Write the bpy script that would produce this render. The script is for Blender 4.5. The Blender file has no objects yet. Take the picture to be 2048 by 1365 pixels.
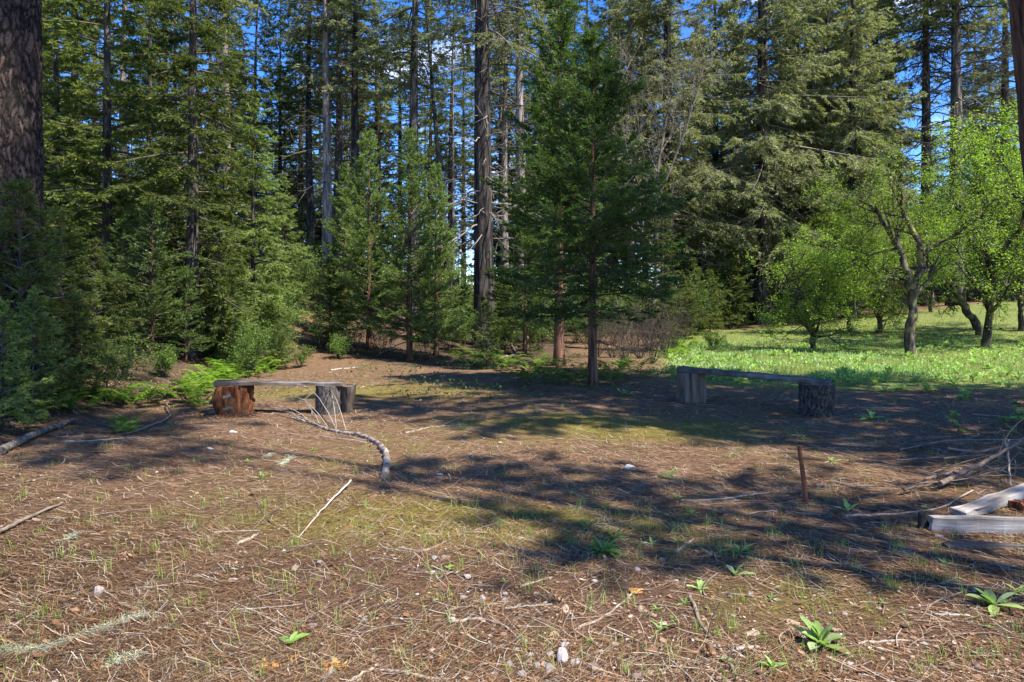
import bpy, math, random
import numpy as np
from mathutils import Vector

# ------------------------------------------------------------------ camera, sky, sun, exposure
scene = bpy.context.scene
COL = scene.collection
CAM_H, FPX, HOR = 1.45, 1365.0, 610.0          # eye height, focal length and horizon row (2048 px wide picture)
cam_d = bpy.data.cameras.new('camera')
cam_d.sensor_width = 36.0
cam_d.lens = 36.0 * FPX / 2048.0
cam_d.shift_y = -(682.5 - HOR) / 2048.0
cam_d.clip_start, cam_d.clip_end = 0.05, 2000.0
cam = bpy.data.objects.new('camera', cam_d)
COL.objects.link(cam)
cam.location = (0, 0, CAM_H)
cam.rotation_euler = (math.radians(90), 0, 0)
scene.camera = cam

SUN_AZ, SUN_EL = math.radians(120), math.radians(55)   # azimuth clockwise from the view direction
sdir = Vector((math.sin(SUN_AZ) * math.cos(SUN_EL), math.cos(SUN_AZ) * math.cos(SUN_EL), math.sin(SUN_EL)))
sun_d = bpy.data.lights.new('sun', 'SUN')
sun_d.energy, sun_d.angle, sun_d.color = 4.6, math.radians(0.53), (1.0, 0.95, 0.86)
sun = bpy.data.objects.new('sun', sun_d)
COL.objects.link(sun)
sun.rotation_euler = sdir.to_track_quat('Z', 'Y').to_euler()
sun.location = (20, 10, 40)

world = bpy.data.worlds.new('World')
scene.world = world
world.use_nodes = True
wn, wl = world.node_tree.nodes, world.node_tree.links
wn.clear()
w_out = wn.new('ShaderNodeOutputWorld'); w_bg = wn.new('ShaderNodeBackground')
w_sky = wn.new('ShaderNodeTexSky'); w_sky.sky_type = 'NISHITA'; w_sky.sun_disc = False
w_sky.sun_elevation, w_sky.sun_rotation = SUN_EL, SUN_AZ
w_sky.air_density, w_sky.dust_density, w_sky.ozone_density = 0.8, 0.1, 4.0
w_hs = wn.new('ShaderNodeHueSaturation'); w_hs.inputs['Saturation'].default_value = 1.3; w_hs.inputs['Hue'].default_value = 0.512
w_tc = wn.new('ShaderNodeTexCoord'); w_n = wn.new('ShaderNodeTexNoise'); w_r = wn.new('ShaderNodeValToRGB')
w_map = wn.new('ShaderNodeMapping'); w_map.inputs['Scale'].default_value = (1, 1, 2.6)
w_n.inputs['Scale'].default_value = 3.2; w_n.inputs['Detail'].default_value = 7
w_r.color_ramp.elements[0].position, w_r.color_ramp.elements[1].position = 0.60, 0.80
w_mix = wn.new('ShaderNodeMix'); w_mix.data_type = 'RGBA'
w_mix.inputs[7].default_value = (7.0, 7.2, 7.6, 1)
wl.new(w_sky.outputs[0], w_hs.inputs['Color']); wl.new(w_hs.outputs[0], w_mix.inputs[6])
wl.new(w_tc.outputs['Generated'], w_map.inputs[0]); wl.new(w_map.outputs[0], w_n.inputs['Vector'])
wl.new(w_n.outputs[0], w_r.inputs[0]); wl.new(w_r.outputs[0], w_mix.inputs[0])
wl.new(w_mix.outputs[2], w_bg.inputs[0]); wl.new(w_bg.outputs[0], w_out.inputs[0])
w_bg.inputs[1].default_value = 0.15

scene.view_settings.view_transform = 'Standard'
scene.view_settings.look = 'None'
scene.view_settings.exposure = 1.36
scene.view_settings.gamma = 1.0
scene.render.engine = 'CYCLES'
cy = scene.cycles
cy.max_bounces, cy.diffuse_bounces, cy.glossy_bounces, cy.transmission_bounces = 5, 4, 1, 2
cy.caustics_reflective = cy.caustics_refractive = False
cy.use_denoising = True
cy.sample_clamp_indirect = 4.0

# ------------------------------------------------------------------ helpers
def R(seed): return np.random.default_rng(seed)
def nrm(a): return a / np.maximum(np.linalg.norm(a, axis=-1, keepdims=True), 1e-9)
def sst(x, a, b):
    t = np.clip((np.asarray(x, float) - a) / (b - a), 0, 1)
    return t * t * (3 - 2 * t)

def gz(x, y):
    """height of the ground"""
    x = np.asarray(x, float); y = np.asarray(y, float)
    z = 0.02 * np.sin(x * 1.3 + 0.4) * np.sin(y * 0.9) + 0.012 * np.sin(x * 2.9 + y * 2.1)
    z = z + 0.55 * sst(-x - 0.09 * y, 4.1, 6.8) * sst(y, 4.0, 8.0)         # bank on the left
    z = z + 1.25 * sst(y, 14.5, 30) * sst(-x, 0.6, 6.5)                     # the trail climbs
    z = z + 1.5 * sst(y, 30, 60) * sst(-x, 0, 12)
    z = z + 0.45 * sst(y, 19, 36)
    z = z + 1.15 * sst(x, 9, 27) * sst(y, 15, 33)                          # meadow rises to the right
    z = z + 2.4 * sst(y, 46, 88) * sst(x, -2, 12) + 1.6 * sst(y, 50, 90) * sst(-x, -2, 10)
    z = z + 0.10 * np.exp(-((x - 1.1) ** 2 / 6 + (y - 13) ** 2 / 8))
    return z

def at(px, py):
    """ground point seen at a place of the photograph"""
    z = 0.0
    for _ in range(12):
        d = FPX * (CAM_H - z) / max(py - HOR, 6)
        x = (px - 1024) / FPX * d
        z = 0.5 * z + 0.5 * float(gz(x, d))
    return Vector((x, d, float(gz(x, d))))

def atd(px, d):
    x = (px - 1024) / FPX * d
    return Vector((x, d, float(gz(x, d))))

class MB:
    def __init__(s): s.V, s.F, s.v, s.mi, s.n, s.sm = [], [], [], [], 0, []
    def add(s, V, F, v=0.5, mi=0, smooth=False):
        V = np.asarray(V, float).reshape(-1, 3); F = np.asarray(F, int)
        if F.ndim == 1: F = F.reshape(1, -1)
        if F.shape[1] == 3: F = np.hstack([F, -np.ones((len(F), 1), int) - s.n])
        s.V.append(V); s.F.append(F + s.n); s.n += len(V)
        s.v.append(np.broadcast_to(np.asarray(v, float), (len(F),)))
        s.mi.append(np.full(len(F), mi)); s.sm.append(np.full(len(F), smooth))
    def build(s, name, mats, parent=None, loc=None, link=True):
        me = bpy.data.meshes.new(name)
        V = np.concatenate(s.V); F = np.concatenate(s.F)
        tri = F[:, 3] < 0
        cnt = np.where(tri, 3, 4)
        st = np.concatenate([[0], np.cumsum(cnt)[:-1]])
        mask = np.ones(F.shape, bool); mask[:, 3] = ~tri
        me.vertices.add(len(V)); me.vertices.foreach_set('co', V.astype(np.float32).ravel())
        li = F[mask]
        me.loops.add(len(li)); me.loops.foreach_set('vertex_index', li.astype(np.int32))
        me.polygons.add(len(F)); me.polygons.foreach_set('loop_start', st.astype(np.int32))
        me.polygons.foreach_set('loop_total', cnt.astype(np.int32))
        me.polygons.foreach_set('material_index', np.concatenate(s.mi).astype(np.int32))
        me.polygons.foreach_set('use_smooth', np.concatenate(s.sm))
        a = me.attributes.new('v', 'FLOAT', 'FACE'); a.data.foreach_set('value', np.concatenate(s.v).astype(np.float32))
        me.update(calc_edges=True)
        for m in (mats if isinstance(mats, (list, tuple)) else [mats]): me.materials.append(m)
        o = bpy.data.objects.new(name, me)
        if link: COL.objects.link(o)
        if parent: o.parent = parent
        if loc is not None: o.location = loc
        return o

def tubes(mb, P, Rd, n=5, v=0.5, mi=0, smooth=True, caps=False):
    P = np.asarray(P, float); Rd = np.asarray(Rd, float)
    if P.ndim == 2: P, Rd = P[None], Rd[None]
    B, K, _ = P.shape
    T = nrm(np.gradient(P, axis=1))
    m = nrm(T.mean(1))
    ref = np.where(np.abs(m[:, 2:3]) > 0.8, np.array([[1., 0, 0]]), np.array([[0, 0, 1.]]))
    N = nrm(np.cross(T, ref[:, None, :])); Bn = np.cross(T, N)
    a = np.arange(n) / n * 2 * np.pi
    V = P[:, :, None] + (N[:, :, None] * np.cos(a)[:, None] + Bn[:, :, None] * np.sin(a)[:, None]) * Rd[:, :, None, None]
    idx = np.arange(B * K * n).reshape(B, K, n)
    A = idx[:, :-1]; C = idx[:, 1:]
    F = np.stack([A, np.roll(A, -1, 2), np.roll(C, -1, 2), C], -1)
    if np.ndim(v) == 1: v = np.repeat(v, (K - 1) * n)
    mb.add(V, F.reshape(-1, 4), v, mi, smooth)
    if caps:
        for b in range(B):
            for k in (0, K - 1):
                c = P[b, k]; ring = V[b, k]
                W = np.vstack([ring, c]); i = np.arange(n)
                FF = np.stack([i, (i + 1) % n, np.full(n, n)], -1)
                if k == 0: FF = FF[:, ::-1]
                mb.add(W, FF, 0.5 if np.ndim(v) else v, caps if isinstance(caps, int) and not isinstance(caps, bool) else mi, False)

def leaves(mb, C, D, L, W, v, mi, rng, flat=0.0, wide=0.45):
    """diamond leaves: base C, direction D"""
    n = len(C); D = nrm(D)
    ref = rng.normal(size=(n, 3)); ref[:, 2] += flat
    S = nrm(np.cross(D, ref))
    L = np.broadcast_to(L, (n,))[:, None]; W = np.broadcast_to(W, (n,))[:, None]
    q = C + D * L * wide
    V = np.stack([C, q - S * W / 2, C + D * L, q + S * W / 2], 1)
    mb.add(V, np.arange(n * 4).reshape(n, 4), v, mi)

def empty(name, loc, rz=0.0, sc=1.0):
    o = bpy.data.objects.new(name, None); COL.objects.link(o)
    o.empty_display_size = 0.2
    o.location = loc; o.rotation_euler = (0, 0, rz); o.scale = (sc, sc, sc)
    return o
def tag(o, label=None, cat=None, group=None, kind=None):
    if label: o['label'] = label
    if cat: o['category'] = cat
    if group: o['group'] = group
    if kind: o['kind'] = kind
    return o
def copy_part(src, name, parent):
    c = src.copy(); c.name = name; COL.objects.link(c); c.parent = parent
    return c
def place_parts(name, parts, loc, rz, sc, label, cat, group=None):
    """an Empty at the thing's base with a linked copy of each part"""
    r = empty(name, loc, rz, sc)
    for pn, po in parts:
        c = po.copy(); c.name = pn; COL.objects.link(c); c.parent = r
    tag(r, label, cat, group)
    return r
def place_one(name, src, loc, rz, sc, label, cat, group=None, tilt=None):
    c = src.copy(); c.name = name; COL.objects.link(c)
    c.location = loc; c.rotation_euler = (tilt[0] if tilt else 0, tilt[1] if tilt else 0, rz)
    c.scale = (sc, sc, sc) if not isinstance(sc, tuple) else sc
    tag(c, label, cat, group)
    return c

# ------------------------------------------------------------------ materials
def new_mat(name):
    m = bpy.data.materials.new(name); m.use_nodes = True
    nt = m.node_tree; nt.nodes.clear()
    out = nt.nodes.new('ShaderNodeOutputMaterial')
    return m, nt, out
def ramp(nt, stops, interp='LINEAR'):
    r = nt.nodes.new('ShaderNodeValToRGB'); cr = r.color_ramp; cr.interpolation = interp
    while len(cr.elements) < len(stops): cr.elements.new(0.5)
    for e, (p, c) in zip(cr.elements, stops): e.position = p; e.color = (*c, 1)
    return r
def attr(nt, n):
    a = nt.nodes.new('ShaderNodeAttribute'); a.attribute_name = n
    return a

def leaf_mat(name, stops, trans=0.35, gloss=0.25, rough=0.5, tcol=(1.15, 1.25, 0.6), vary=0.25):
    m, nt, out = new_mat(name); N, L = nt.nodes, nt.links
    r = ramp(nt, stops); L.new(attr(nt, 'v').outputs['Fac'], r.inputs[0])
    oi = N.new('ShaderNodeObjectInfo')
    hs = N.new('ShaderNodeHueSaturation')
    mr = N.new('ShaderNodeMapRange'); mr.inputs[3].default_value = 1 - vary; mr.inputs[4].default_value = 1 + vary
    L.new(oi.outputs['Random'], mr.inputs[0]); L.new(mr.outputs[0], hs.inputs['Value'])
    L.new(r.outputs[0], hs.inputs['Color'])
    p = N.new('ShaderNodeBsdfPrincipled'); p.inputs['Roughness'].default_value = rough
    p.inputs['Specular IOR Level'].default_value = gloss
    t = N.new('ShaderNodeBsdfTranslucent')
    mu = N.new('ShaderNodeMix'); mu.data_type = 'RGBA'; mu.blend_type = 'MULTIPLY'; mu.inputs[0].default_value = 1
    mu.inputs[7].default_value = (*tcol, 1)
    L.new(hs.outputs[0], mu.inputs[6]); L.new(mu.outputs[2], t.inputs[0])
    L.new(hs.outputs[0], p.inputs['Base Color'])
    mx = N.new('ShaderNodeMixShader'); mx.inputs[0].default_value = trans
    L.new(p.outputs[0], mx.inputs[1]); L.new(t.outputs[0], mx.inputs[2]); L.new(mx.outputs[0], out.inputs[0])
    return m

def bark_mat(name, c_deep, c_mid, c_hi, zs=0.18, scale=9.0, plates=False, bump=0.04, moss=None):
    m, nt, out = new_mat(name); N, L = nt.nodes, nt.links
    tc = N.new('ShaderNodeTexCoord'); mp = N.new('ShaderNodeMapping'); mp.inputs['Scale'].default_value = (1, 1, zs)
    L.new(tc.outputs['Object'], mp.inputs[0])
    n1 = N.new('ShaderNodeTexNoise'); n1.inputs['Scale'].default_value = scale; n1.inputs['Detail'].default_value = 6
    n1.inputs['Roughness'].default_value = 0.65; n1.inputs['Distortion'].default_value = 0.6
    L.new(mp.outputs[0], n1.inputs['Vector'])
    h = n1.outputs[0]
    if plates:
        vo = N.new('ShaderNodeTexVoronoi'); vo.feature = 'DISTANCE_TO_EDGE'; vo.inputs['Scale'].default_value = plates
        wv = N.new('ShaderNodeMix'); wv.data_type = 'VECTOR'; wv.inputs[0].default_value = 0.3
        nn = N.new('ShaderNodeTexNoise'); nn.inputs['Scale'].default_value = 7; L.new(mp.outputs[0], nn.inputs['Vector'])
        L.new(mp.outputs[0], wv.inputs[4]); L.new(nn.outputs['Color'], wv.inputs[5]); L.new(wv.outputs[1], vo.inputs['Vector'])
        sm = N.new('ShaderNodeMapRange'); sm.inputs[1].default_value = 0.0; sm.inputs[2].default_value = 0.11
        L.new(vo.outputs[0], sm.inputs[0])
        ma = N.new('ShaderNodeMath'); ma.operation = 'MULTIPLY'; L.new(sm.outputs[0], ma.inputs[0])
        mb_ = N.new('ShaderNodeMath'); mb_.operation = 'MULTIPLY_ADD'; mb_.inputs[1].default_value = 0.9; mb_.inputs[2].default_value = 0.25
        L.new(n1.outputs[0], mb_.inputs[0]); L.new(mb_.outputs[0], ma.inputs[1]); h = ma.outputs[0]
        stops = [(0.05, c_deep), (0.3, c_mid), (0.75, c_hi)]
    else:
        stops = [(0.36, c_deep), (0.5, c_mid), (0.66, c_hi)]
    r = ramp(nt, stops); L.new(h, r.inputs[0])
    col = r.outputs[0]
    if moss:
        nm = N.new('ShaderNodeTexNoise'); nm.inputs['Scale'].default_value = 3.0; nm.inputs['Detail'].default_value = 5
        L.new(tc.outputs['Object'], nm.inputs['Vector'])
        rm = ramp(nt, [(0.52, (0, 0, 0)), (0.66, (1, 1, 1))]); L.new(nm.outputs[0], rm.inputs[0])
        mx = N.new('ShaderNodeMix'); mx.data_type = 'RGBA'; L.new(rm.outputs[0], mx.inputs[0])
        L.new(col, mx.inputs[6]); mx.inputs[7].default_value = (*moss, 1); col = mx.outputs[2]
    oi = N.new('ShaderNodeObjectInfo'); hs = N.new('ShaderNodeHueSaturation')
    mr = N.new('ShaderNodeMapRange'); mr.inputs[3].default_value = 0.7; mr.inputs[4].default_value = 1.3
    L.new(oi.outputs['Random'], mr.inputs[0]); L.new(mr.outputs[0], hs.inputs['Value']); L.new(col, hs.inputs['Color'])
    p = N.new('ShaderNodeBsdfPrincipled'); p.inputs['Roughness'].default_value = 0.9; p.inputs['Specular IOR Level'].default_value = 0.15
    bp = N.new('ShaderNodeBump'); bp.inputs['Distance'].default_value = bump; bp.inputs['Strength'].default_value = 0.9
    L.new(h, bp.inputs['Height']); L.new(bp.outputs[0], p.inputs['Normal']); L.new(hs.outputs[0], p.inputs['Base Color'])
    L.new(p.outputs[0], out.inputs[0])
    return m

def attr_mat(name, stops, rough=0.85, interp='LINEAR', noise=0.0, nscale=40, spec=0.15):
    m, nt, out = new_mat(name); N, L = nt.nodes, nt.links
    r = ramp(nt, stops, interp); L.new(attr(nt, 'v').outputs['Fac'], r.inputs[0])
    p = N.new('ShaderNodeBsdfPrincipled'); p.inputs['Roughness'].default_value = rough; p.inputs['Specular IOR Level'].default_value = spec
    col = r.outputs[0]
    if noise:
        tc = N.new('ShaderNodeTexCoord'); n = N.new('ShaderNodeTexNoise'); n.inputs['Scale'].default_value = nscale; n.inputs['Detail'].default_value = 4
        L.new(tc.outputs['Object'], n.inputs['Vector'])
        mr = N.new('ShaderNodeMapRange'); mr.inputs[3].default_value = 1 - noise; mr.inputs[4].default_value = 1 + noise
        mr.inputs[1].default_value = 0.3; mr.inputs[2].default_value = 0.7
        L.new(n.outputs[0], mr.inputs[0])
        oi = N.new('ShaderNodeObjectInfo'); m2 = N.new('ShaderNodeMapRange'); m2.inputs[3].default_value = 0.7; m2.inputs[4].default_value = 1.25
        L.new(oi.outputs['Random'], m2.inputs[0])
        mm = N.new('ShaderNodeMath'); mm.operation = 'MULTIPLY'; L.new(mr.outputs[0], mm.inputs[0]); L.new(m2.outputs[0], mm.inputs[1])
        hs = N.new('ShaderNodeHueSaturation'); L.new(mm.outputs[0], hs.inputs['Value']); L.new(col, hs.inputs['Color']); col = hs.outputs[0]
        bp = N.new('ShaderNodeBump'); bp.inputs['Distance'].default_value = 0.004; L.new(n.outputs[0], bp.inputs['Height']); L.new(bp.outputs[0], p.inputs['Normal'])
    L.new(col, p.inputs['Base Color']); L.new(p.outputs[0], out.inputs[0])
    return m

def wood_mat(name, c0, c1, c2, axis=0, scale=6.0, stretch=0.05, bump=0.006):
    m, nt, out = new_mat(name); N, L = nt.nodes, nt.links
    tc = N.new('ShaderNodeTexCoord'); mp = N.new('ShaderNodeMapping')
    sc = [1, 1, 1]; sc[axis] = stretch; mp.inputs['Scale'].default_value = sc
    L.new(tc.outputs['Object'], mp.inputs[0])
    n = N.new('ShaderNodeTexNoise'); n.inputs['Scale'].default_value = scale; n.inputs['Detail'].default_value = 8; n.inputs['Roughness'].default_value = 0.7
    L.new(mp.outputs[0], n.inputs['Vector'])
    n2 = N.new('ShaderNodeTexNoise'); n2.inputs['Scale'].default_value = 5; n2.inputs['Detail'].default_value = 5; L.new(tc.outputs['Object'], n2.inputs['Vector'])
    a = N.new('ShaderNodeMath'); a.operation = 'MULTIPLY_ADD'; a.inputs[1].default_value = 0.4; L.new(n2.outputs[0], a.inputs[0])
    b = N.new('ShaderNodeMath'); b.operation = 'MULTIPLY'; b.inputs[1].default_value = 0.6; L.new(n.outputs[0], b.inputs[0]); L.new(b.outputs[0], a.inputs[2])
    r = ramp(nt, [(0.38, c0), (0.5, c1), (0.62, c2)]); L.new(a.outputs[0], r.inputs[0])
    p = N.new('ShaderNodeBsdfPrincipled'); p.inputs['Roughness'].default_value = 0.85; p.inputs['Specular IOR Level'].default_value = 0.2
    bp = N.new('ShaderNodeBump'); bp.inputs['Distance'].default_value = bump; L.new(n.outputs[0], bp.inputs['Height']); L.new(bp.outputs[0], p.inputs['Normal'])
    L.new(r.outputs[0], p.inputs['Base Color']); L.new(p.outputs[0], out.inputs[0])
    return m

M = {}
M['fir'] = leaf_mat('fir needles', [(0, (.045, .062, .016)), (.55, (.115, .145, .032)), (1, (.23, .26, .055))], .45)
M['fir_grey'] = leaf_mat('grey green needles', [(0, (.095, .108, .046)), (.55, (.21, .225, .10)), (.85, (.30, .30, .165)), (1, (.35, .32, .22))], .45)
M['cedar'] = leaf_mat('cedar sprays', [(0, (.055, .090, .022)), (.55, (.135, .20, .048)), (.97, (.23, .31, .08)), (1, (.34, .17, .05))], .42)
M['cedar_dark'] = leaf_mat('shade toned cedar sprays', [(0, (.028, .052, .015)), (.6, (.068, .115, .025)), (.97, (.13, .19, .042)), (1, (.25, .12, .04))], .45)  # darker cedar copy; shade over the middle cedars put into leaf colour
M['bright_fir'] = leaf_mat('young needles', [(0, (.065, .10, .026)), (.5, (.16, .215, .055)), (1, (.28, .35, .09))], .42)
M['apple'] = leaf_mat('apple leaves', [(0, (.09, .16, .022)), (.5, (.21, .32, .04)), (1, (.33, .43, .075))], .52, .35, .45, (1.25, 1.3, .5))
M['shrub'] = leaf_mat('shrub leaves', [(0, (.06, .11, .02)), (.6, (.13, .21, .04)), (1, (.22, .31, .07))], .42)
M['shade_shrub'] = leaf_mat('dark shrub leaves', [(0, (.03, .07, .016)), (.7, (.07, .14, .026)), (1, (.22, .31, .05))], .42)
M['fern'] = leaf_mat('fern fronds', [(0, (.13, .24, .022)), (1, (.27, .42, .05))], .45, vary=.2)
M['mullein'] = leaf_mat('felted leaves', [(0, (.16, .27, .065)), (.5, (.30, .42, .13)), (.75, (.46, .54, .28)), (1, (.64, .66, .50))], .42, .1, .8, (1.0, 1.25, .45))
M['rosette'] = leaf_mat('green rosette leaves', [(0, (.14, .25, .05)), (.6, (.22, .36, .08)), (1, (.32, .46, .13))], .42, .3, .5, (1.1, 1.25, .5))
M['grass'] = leaf_mat('grass blades', [(0, (.12, .18, .035)), (.6, (.25, .33, .065)), (.88, (.22, .30, .07)), (1, (.40, .36, .17))], .4)
M['dry_oak'] = leaf_mat('budding leaves', [(0, (.10, .10, .04)), (1, (.28, .25, .07))], .4)
M['bark_fir'] = bark_mat('fir bark', (.016, .013, .011), (.060, .049, .041), (.17, .145, .12))
M['bark_dark'] = bark_mat('dark furrowed bark', (.010, .008, .007), (.038, .031, .026), (.115, .098, .08), .14, 11, False, .07)
M['bark_light'] = bark_mat('pale sun toned bark', (.07, .055, .045), (.19, .155, .13), (.36, .31, .26))  # paler bark: sunlight on lit trunks put into colour; also naturally grey wood
M['bark_cedar'] = bark_mat('cedar bark', (.035, .018, .012), (.12, .060, .036), (.23, .125, .075), .12, 14)
M['bark_pine'] = bark_mat('furrowed pine bark', (.010, .008, .007), (.060, .038, .029), (.21, .135, .10), .22, 9, False, .10)
M['bark_apple'] = bark_mat('apple bark', (.018, .014, .011), (.055, .044, .034), (.14, .12, .095), .3, 12, False, .02, (.22, .19, .07))
M['twig'] = attr_mat('twig wood', [(0, (.035, .026, .020)), (.5, (.10, .080, .062)), (1, (.26, .225, .185))])
M['stick'] = attr_mat('fallen stick', [(0, (.10, .065, .045)), (.5, (.21, .16, .115)), (1, (.36, .31, .25))], noise=.35, nscale=25)
M['litter'] = attr_mat('needle litter', [(0, (.035, .022, .015)), (.22, (.13, .066, .032)), (.46, (.29, .155, .065)), (.62, (.36, .24, .14)), (.82, (.46, .38, .28)), (1, (.58, .53, .46))])
M['chips'] = attr_mat('bark flakes', [(0, (.09, .05, .03)), (.4, (.24, .12, .06)), (.7, (.36, .27, .20)), (1, (.55, .50, .45))])
M['stone'] = attr_mat('stone', [(0, (.26, .17, .13)), (.5, (.36, .31, .27)), (1, (.52, .49, .46))], noise=.3, nscale=30)
M['plank'] = wood_mat('weathered plank', (.035, .026, .02), (.10, .08, .065), (.22, .185, .155))
M['beam'] = wood_mat('bleached beam', (.06, .05, .042), (.25, .22, .19), (.46, .42, .375), 0, 9, .04, .012)
M['stump_grey'] = bark_mat('stump bark', (.025, .020, .017), (.10, .085, .07), (.22, .195, .165), .45, 34, False, .03)
M['stump_dark'] = bark_mat('dark stump bark', (.012, .010, .009), (.045, .036, .03), (.13, .105, .085), .45, 32, False, .03)
M['stump_split'] = bark_mat('bare split wood', (.05, .032, .02), (.20, .145, .10), (.34, .26, .19), .06, 12, False, .03)
M['rotten'] = bark_mat('rotten red wood', (.03, .010, .005), (.11, .040, .016), (.26, .11, .045), .3, 14, False, .05)
M['endgrain'] = attr_mat('cut end wood', [(0, (.06, .045, .035)), (1, (.26, .21, .16))], noise=.35, nscale=30)
M['rust'] = attr_mat('rusted iron', [(0, (.13, .045, .018)), (1, (.34, .13, .045))], .75, noise=.35, nscale=40, spec=.3)
M['lichen'] = attr_mat('pale lichen', [(0, (.26, .28, .17)), (1, (.46, .47, .33))])
M['dry_cedar'] = leaf_mat('dry cedar spray', [(0, (.45, .20, .05)), (1, (.70, .42, .15))], .3)
M['char'] = attr_mat('charred wood', [(0, (.012, .011, .010)), (1, (.05, .045, .04))], noise=.3)

# ------------------------------------------------------------------ ground
def grid_axis(lo, hi, near, n):
    t = np.linspace(-1, 1, n)
    a = np.sinh(t * 5.2) / np.sinh(5.2)
    return np.where(a < 0, -a * lo, a * hi)
gx = grid_axis(-220, 220, 0, 261)
gy = np.concatenate([np.linspace(-60, 1.2, 14)[:-1], 1.2 + np.expm1(np.linspace(0, 5.2, 250)) * 300 / np.expm1(5.2)])
GX, GY = np.meshgrid(gx, gy)
GZ = gz(GX, GY)
nx, ny = len(gx), len(gy)
gi = np.arange(nx * ny).reshape(ny, nx)
gm = MB()
gm.add(np.stack([GX, GY, GZ], -1), np.stack([gi[:-1, :-1], gi[:-1, 1:], gi[1:, 1:], gi[1:, :-1]], -1).reshape(-1, 4), .5, 0, True)

def m_meadow(x, y):
    return sst(x / np.maximum(y, .1), .17, .30) * sst(y + .06 * x, 11.2, 13.5) * (1 - sst(y - .3 * x, 24, 30))
def m_moss(x, y):
    b_ = .16 * np.sin(x * 1.1 + .8 * y) * np.sin(y * 1.3 - x * .5 + 1) + .10
    g = lambda cx, cy, sx, sy: np.exp(-((x - cx) ** 2 / sx ** 2 + (y - cy) ** 2 / sy ** 2))
    return np.clip(b_ * (1 - sst(y, 13, 18)) + g(-.1, 4.6, 1.3, .5) + .8 * g(1.6, 7.8, 1.5, .7) + .5 * g(.3, 8.6, 1.8, .6) + 1.2 * g(7.5, 12.8, 4, 1.0) + .22 * g(-2.2, 6.2, 1.8, 1.2) + .6 * g(-2.2, 11.5, 2, 1.2) + .15 * g(1.2, 3.3, .8, .6), 0, 1)
def m_bare(x, y):
    g = lambda cx, cy, sx, sy: np.exp(-((x - cx) ** 2 / sx ** 2 + (y - cy) ** 2 / sy ** 2))
    return np.clip(1.2 * g(.3, 2.8, 1.0, .7) + 1.1 * g(2.0, 2.9, 1.3, .8) + .9 * g(-.5, 3.5, 1.0, .5) + .12 + .3 * np.sin(x * 2.1 + 1) * np.sin(y * 2.7), 0, 1) * (1 - sst(y, 7, 11))
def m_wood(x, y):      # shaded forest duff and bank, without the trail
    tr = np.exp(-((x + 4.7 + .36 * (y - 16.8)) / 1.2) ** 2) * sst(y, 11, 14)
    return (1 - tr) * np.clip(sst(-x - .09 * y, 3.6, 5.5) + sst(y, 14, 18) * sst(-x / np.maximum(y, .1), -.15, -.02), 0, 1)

mg, nt, out = new_mat('forest floor'); N, L = nt.nodes, nt.links
geo = N.new('ShaderNodeNewGeometry')
def gnoise(sc, det=6, ro=.65, dist=0.0, vec=None):
    n = N.new('ShaderNodeTexNoise'); n.inputs['Scale'].default_value = sc; n.inputs['Detail'].default_value = det
    n.inputs['Roughness'].default_value = ro; n.inputs['Distortion'].default_value = dist
    L.new(vec or geo.outputs['Position'], n.inputs['Vector']); return n
def gmix(f, a, b):
    m = N.new('ShaderNodeMix'); m.data_type = 'RGBA'
    for s, i in ((f, 0), (a, 6), (b, 7)):
        if isinstance(s, (int, float)): m.inputs[i].default_value = s
        elif isinstance(s, tuple): m.inputs[i].default_value = (*s, 1)
        else: L.new(s, m.inputs[i])
    return m.outputs[2]
def gmath(op, a, b=None):
    m = N.new('ShaderNodeMath'); m.operation = op; m.use_clamp = True
    for i, s in enumerate((a, b)):
        if s is None: continue
        if isinstance(s, (int, float)): m.inputs[i].default_value = s
        else: L.new(s, m.inputs[i])
    return m.outputs[0]
rot = N.new('ShaderNodeMapping'); rot.inputs['Rotation'].default_value = (0, 0, math.radians(-28)); rot.inputs['Scale'].default_value = (.14, 1, 1)
L.new(geo.outputs['Position'], rot.inputs[0])
rot2 = N.new('ShaderNodeMapping'); rot2.inputs['Rotation'].default_value = (0, 0, math.radians(35)); rot2.inputs['Scale'].default_value = (.16, 1, 1)
L.new(geo.outputs['Position'], rot2.inputs[0])
s1 = gnoise(90, 4, .6, .5, rot.outputs[0]); s2 = gnoise(70, 4, .6, .5, rot2.outputs[0])
st = gmath('MAXIMUM', s1.outputs[0], s2.outputs[0])
litter = ramp(nt, [(.40, (.035, .022, .014)), (.52, (.12, .066, .036)), (.60, (.25, .15, .08)), (.70, (.42, .32, .23))]); L.new(st, litter.inputs[0])
big = gnoise(1.3, 5)
lit2 = gmix(gmath('MULTIPLY', big.outputs[0], .35), litter.outputs[0], (.12, .07, .04))
fine = gnoise(60, 8, .75)
baresoil = ramp(nt, [(.35, (.030, .019, .013)), (.55, (.105, .058, .036)), (.72, (.26, .17, .12))]); L.new(fine.outputs[0], baresoil.inputs[0])
mossn = gnoise(45, 6, .7)
mosscol = ramp(nt, [(.35, (.06, .06, .012)), (.55, (.20, .17, .03)), (.7, (.40, .30, .06))]); L.new(mossn.outputs[0], mosscol.inputs[0])
meadcol = ramp(nt, [(.35, (.09, .10, .025)), (.55, (.17, .20, .055)), (.7, (.33, .32, .14))]); L.new(gnoise(14, 8, .7).outputs[0], meadcol.inputs[0])
duff = ramp(nt, [(.35, (.028, .019, .013)), (.55, (.10, .062, .040)), (.72, (.24, .165, .115))]); L.new(gmath('MULTIPLY', st, gmath('ADD', fine.outputs[0], .45)), duff.inputs[0])
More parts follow.
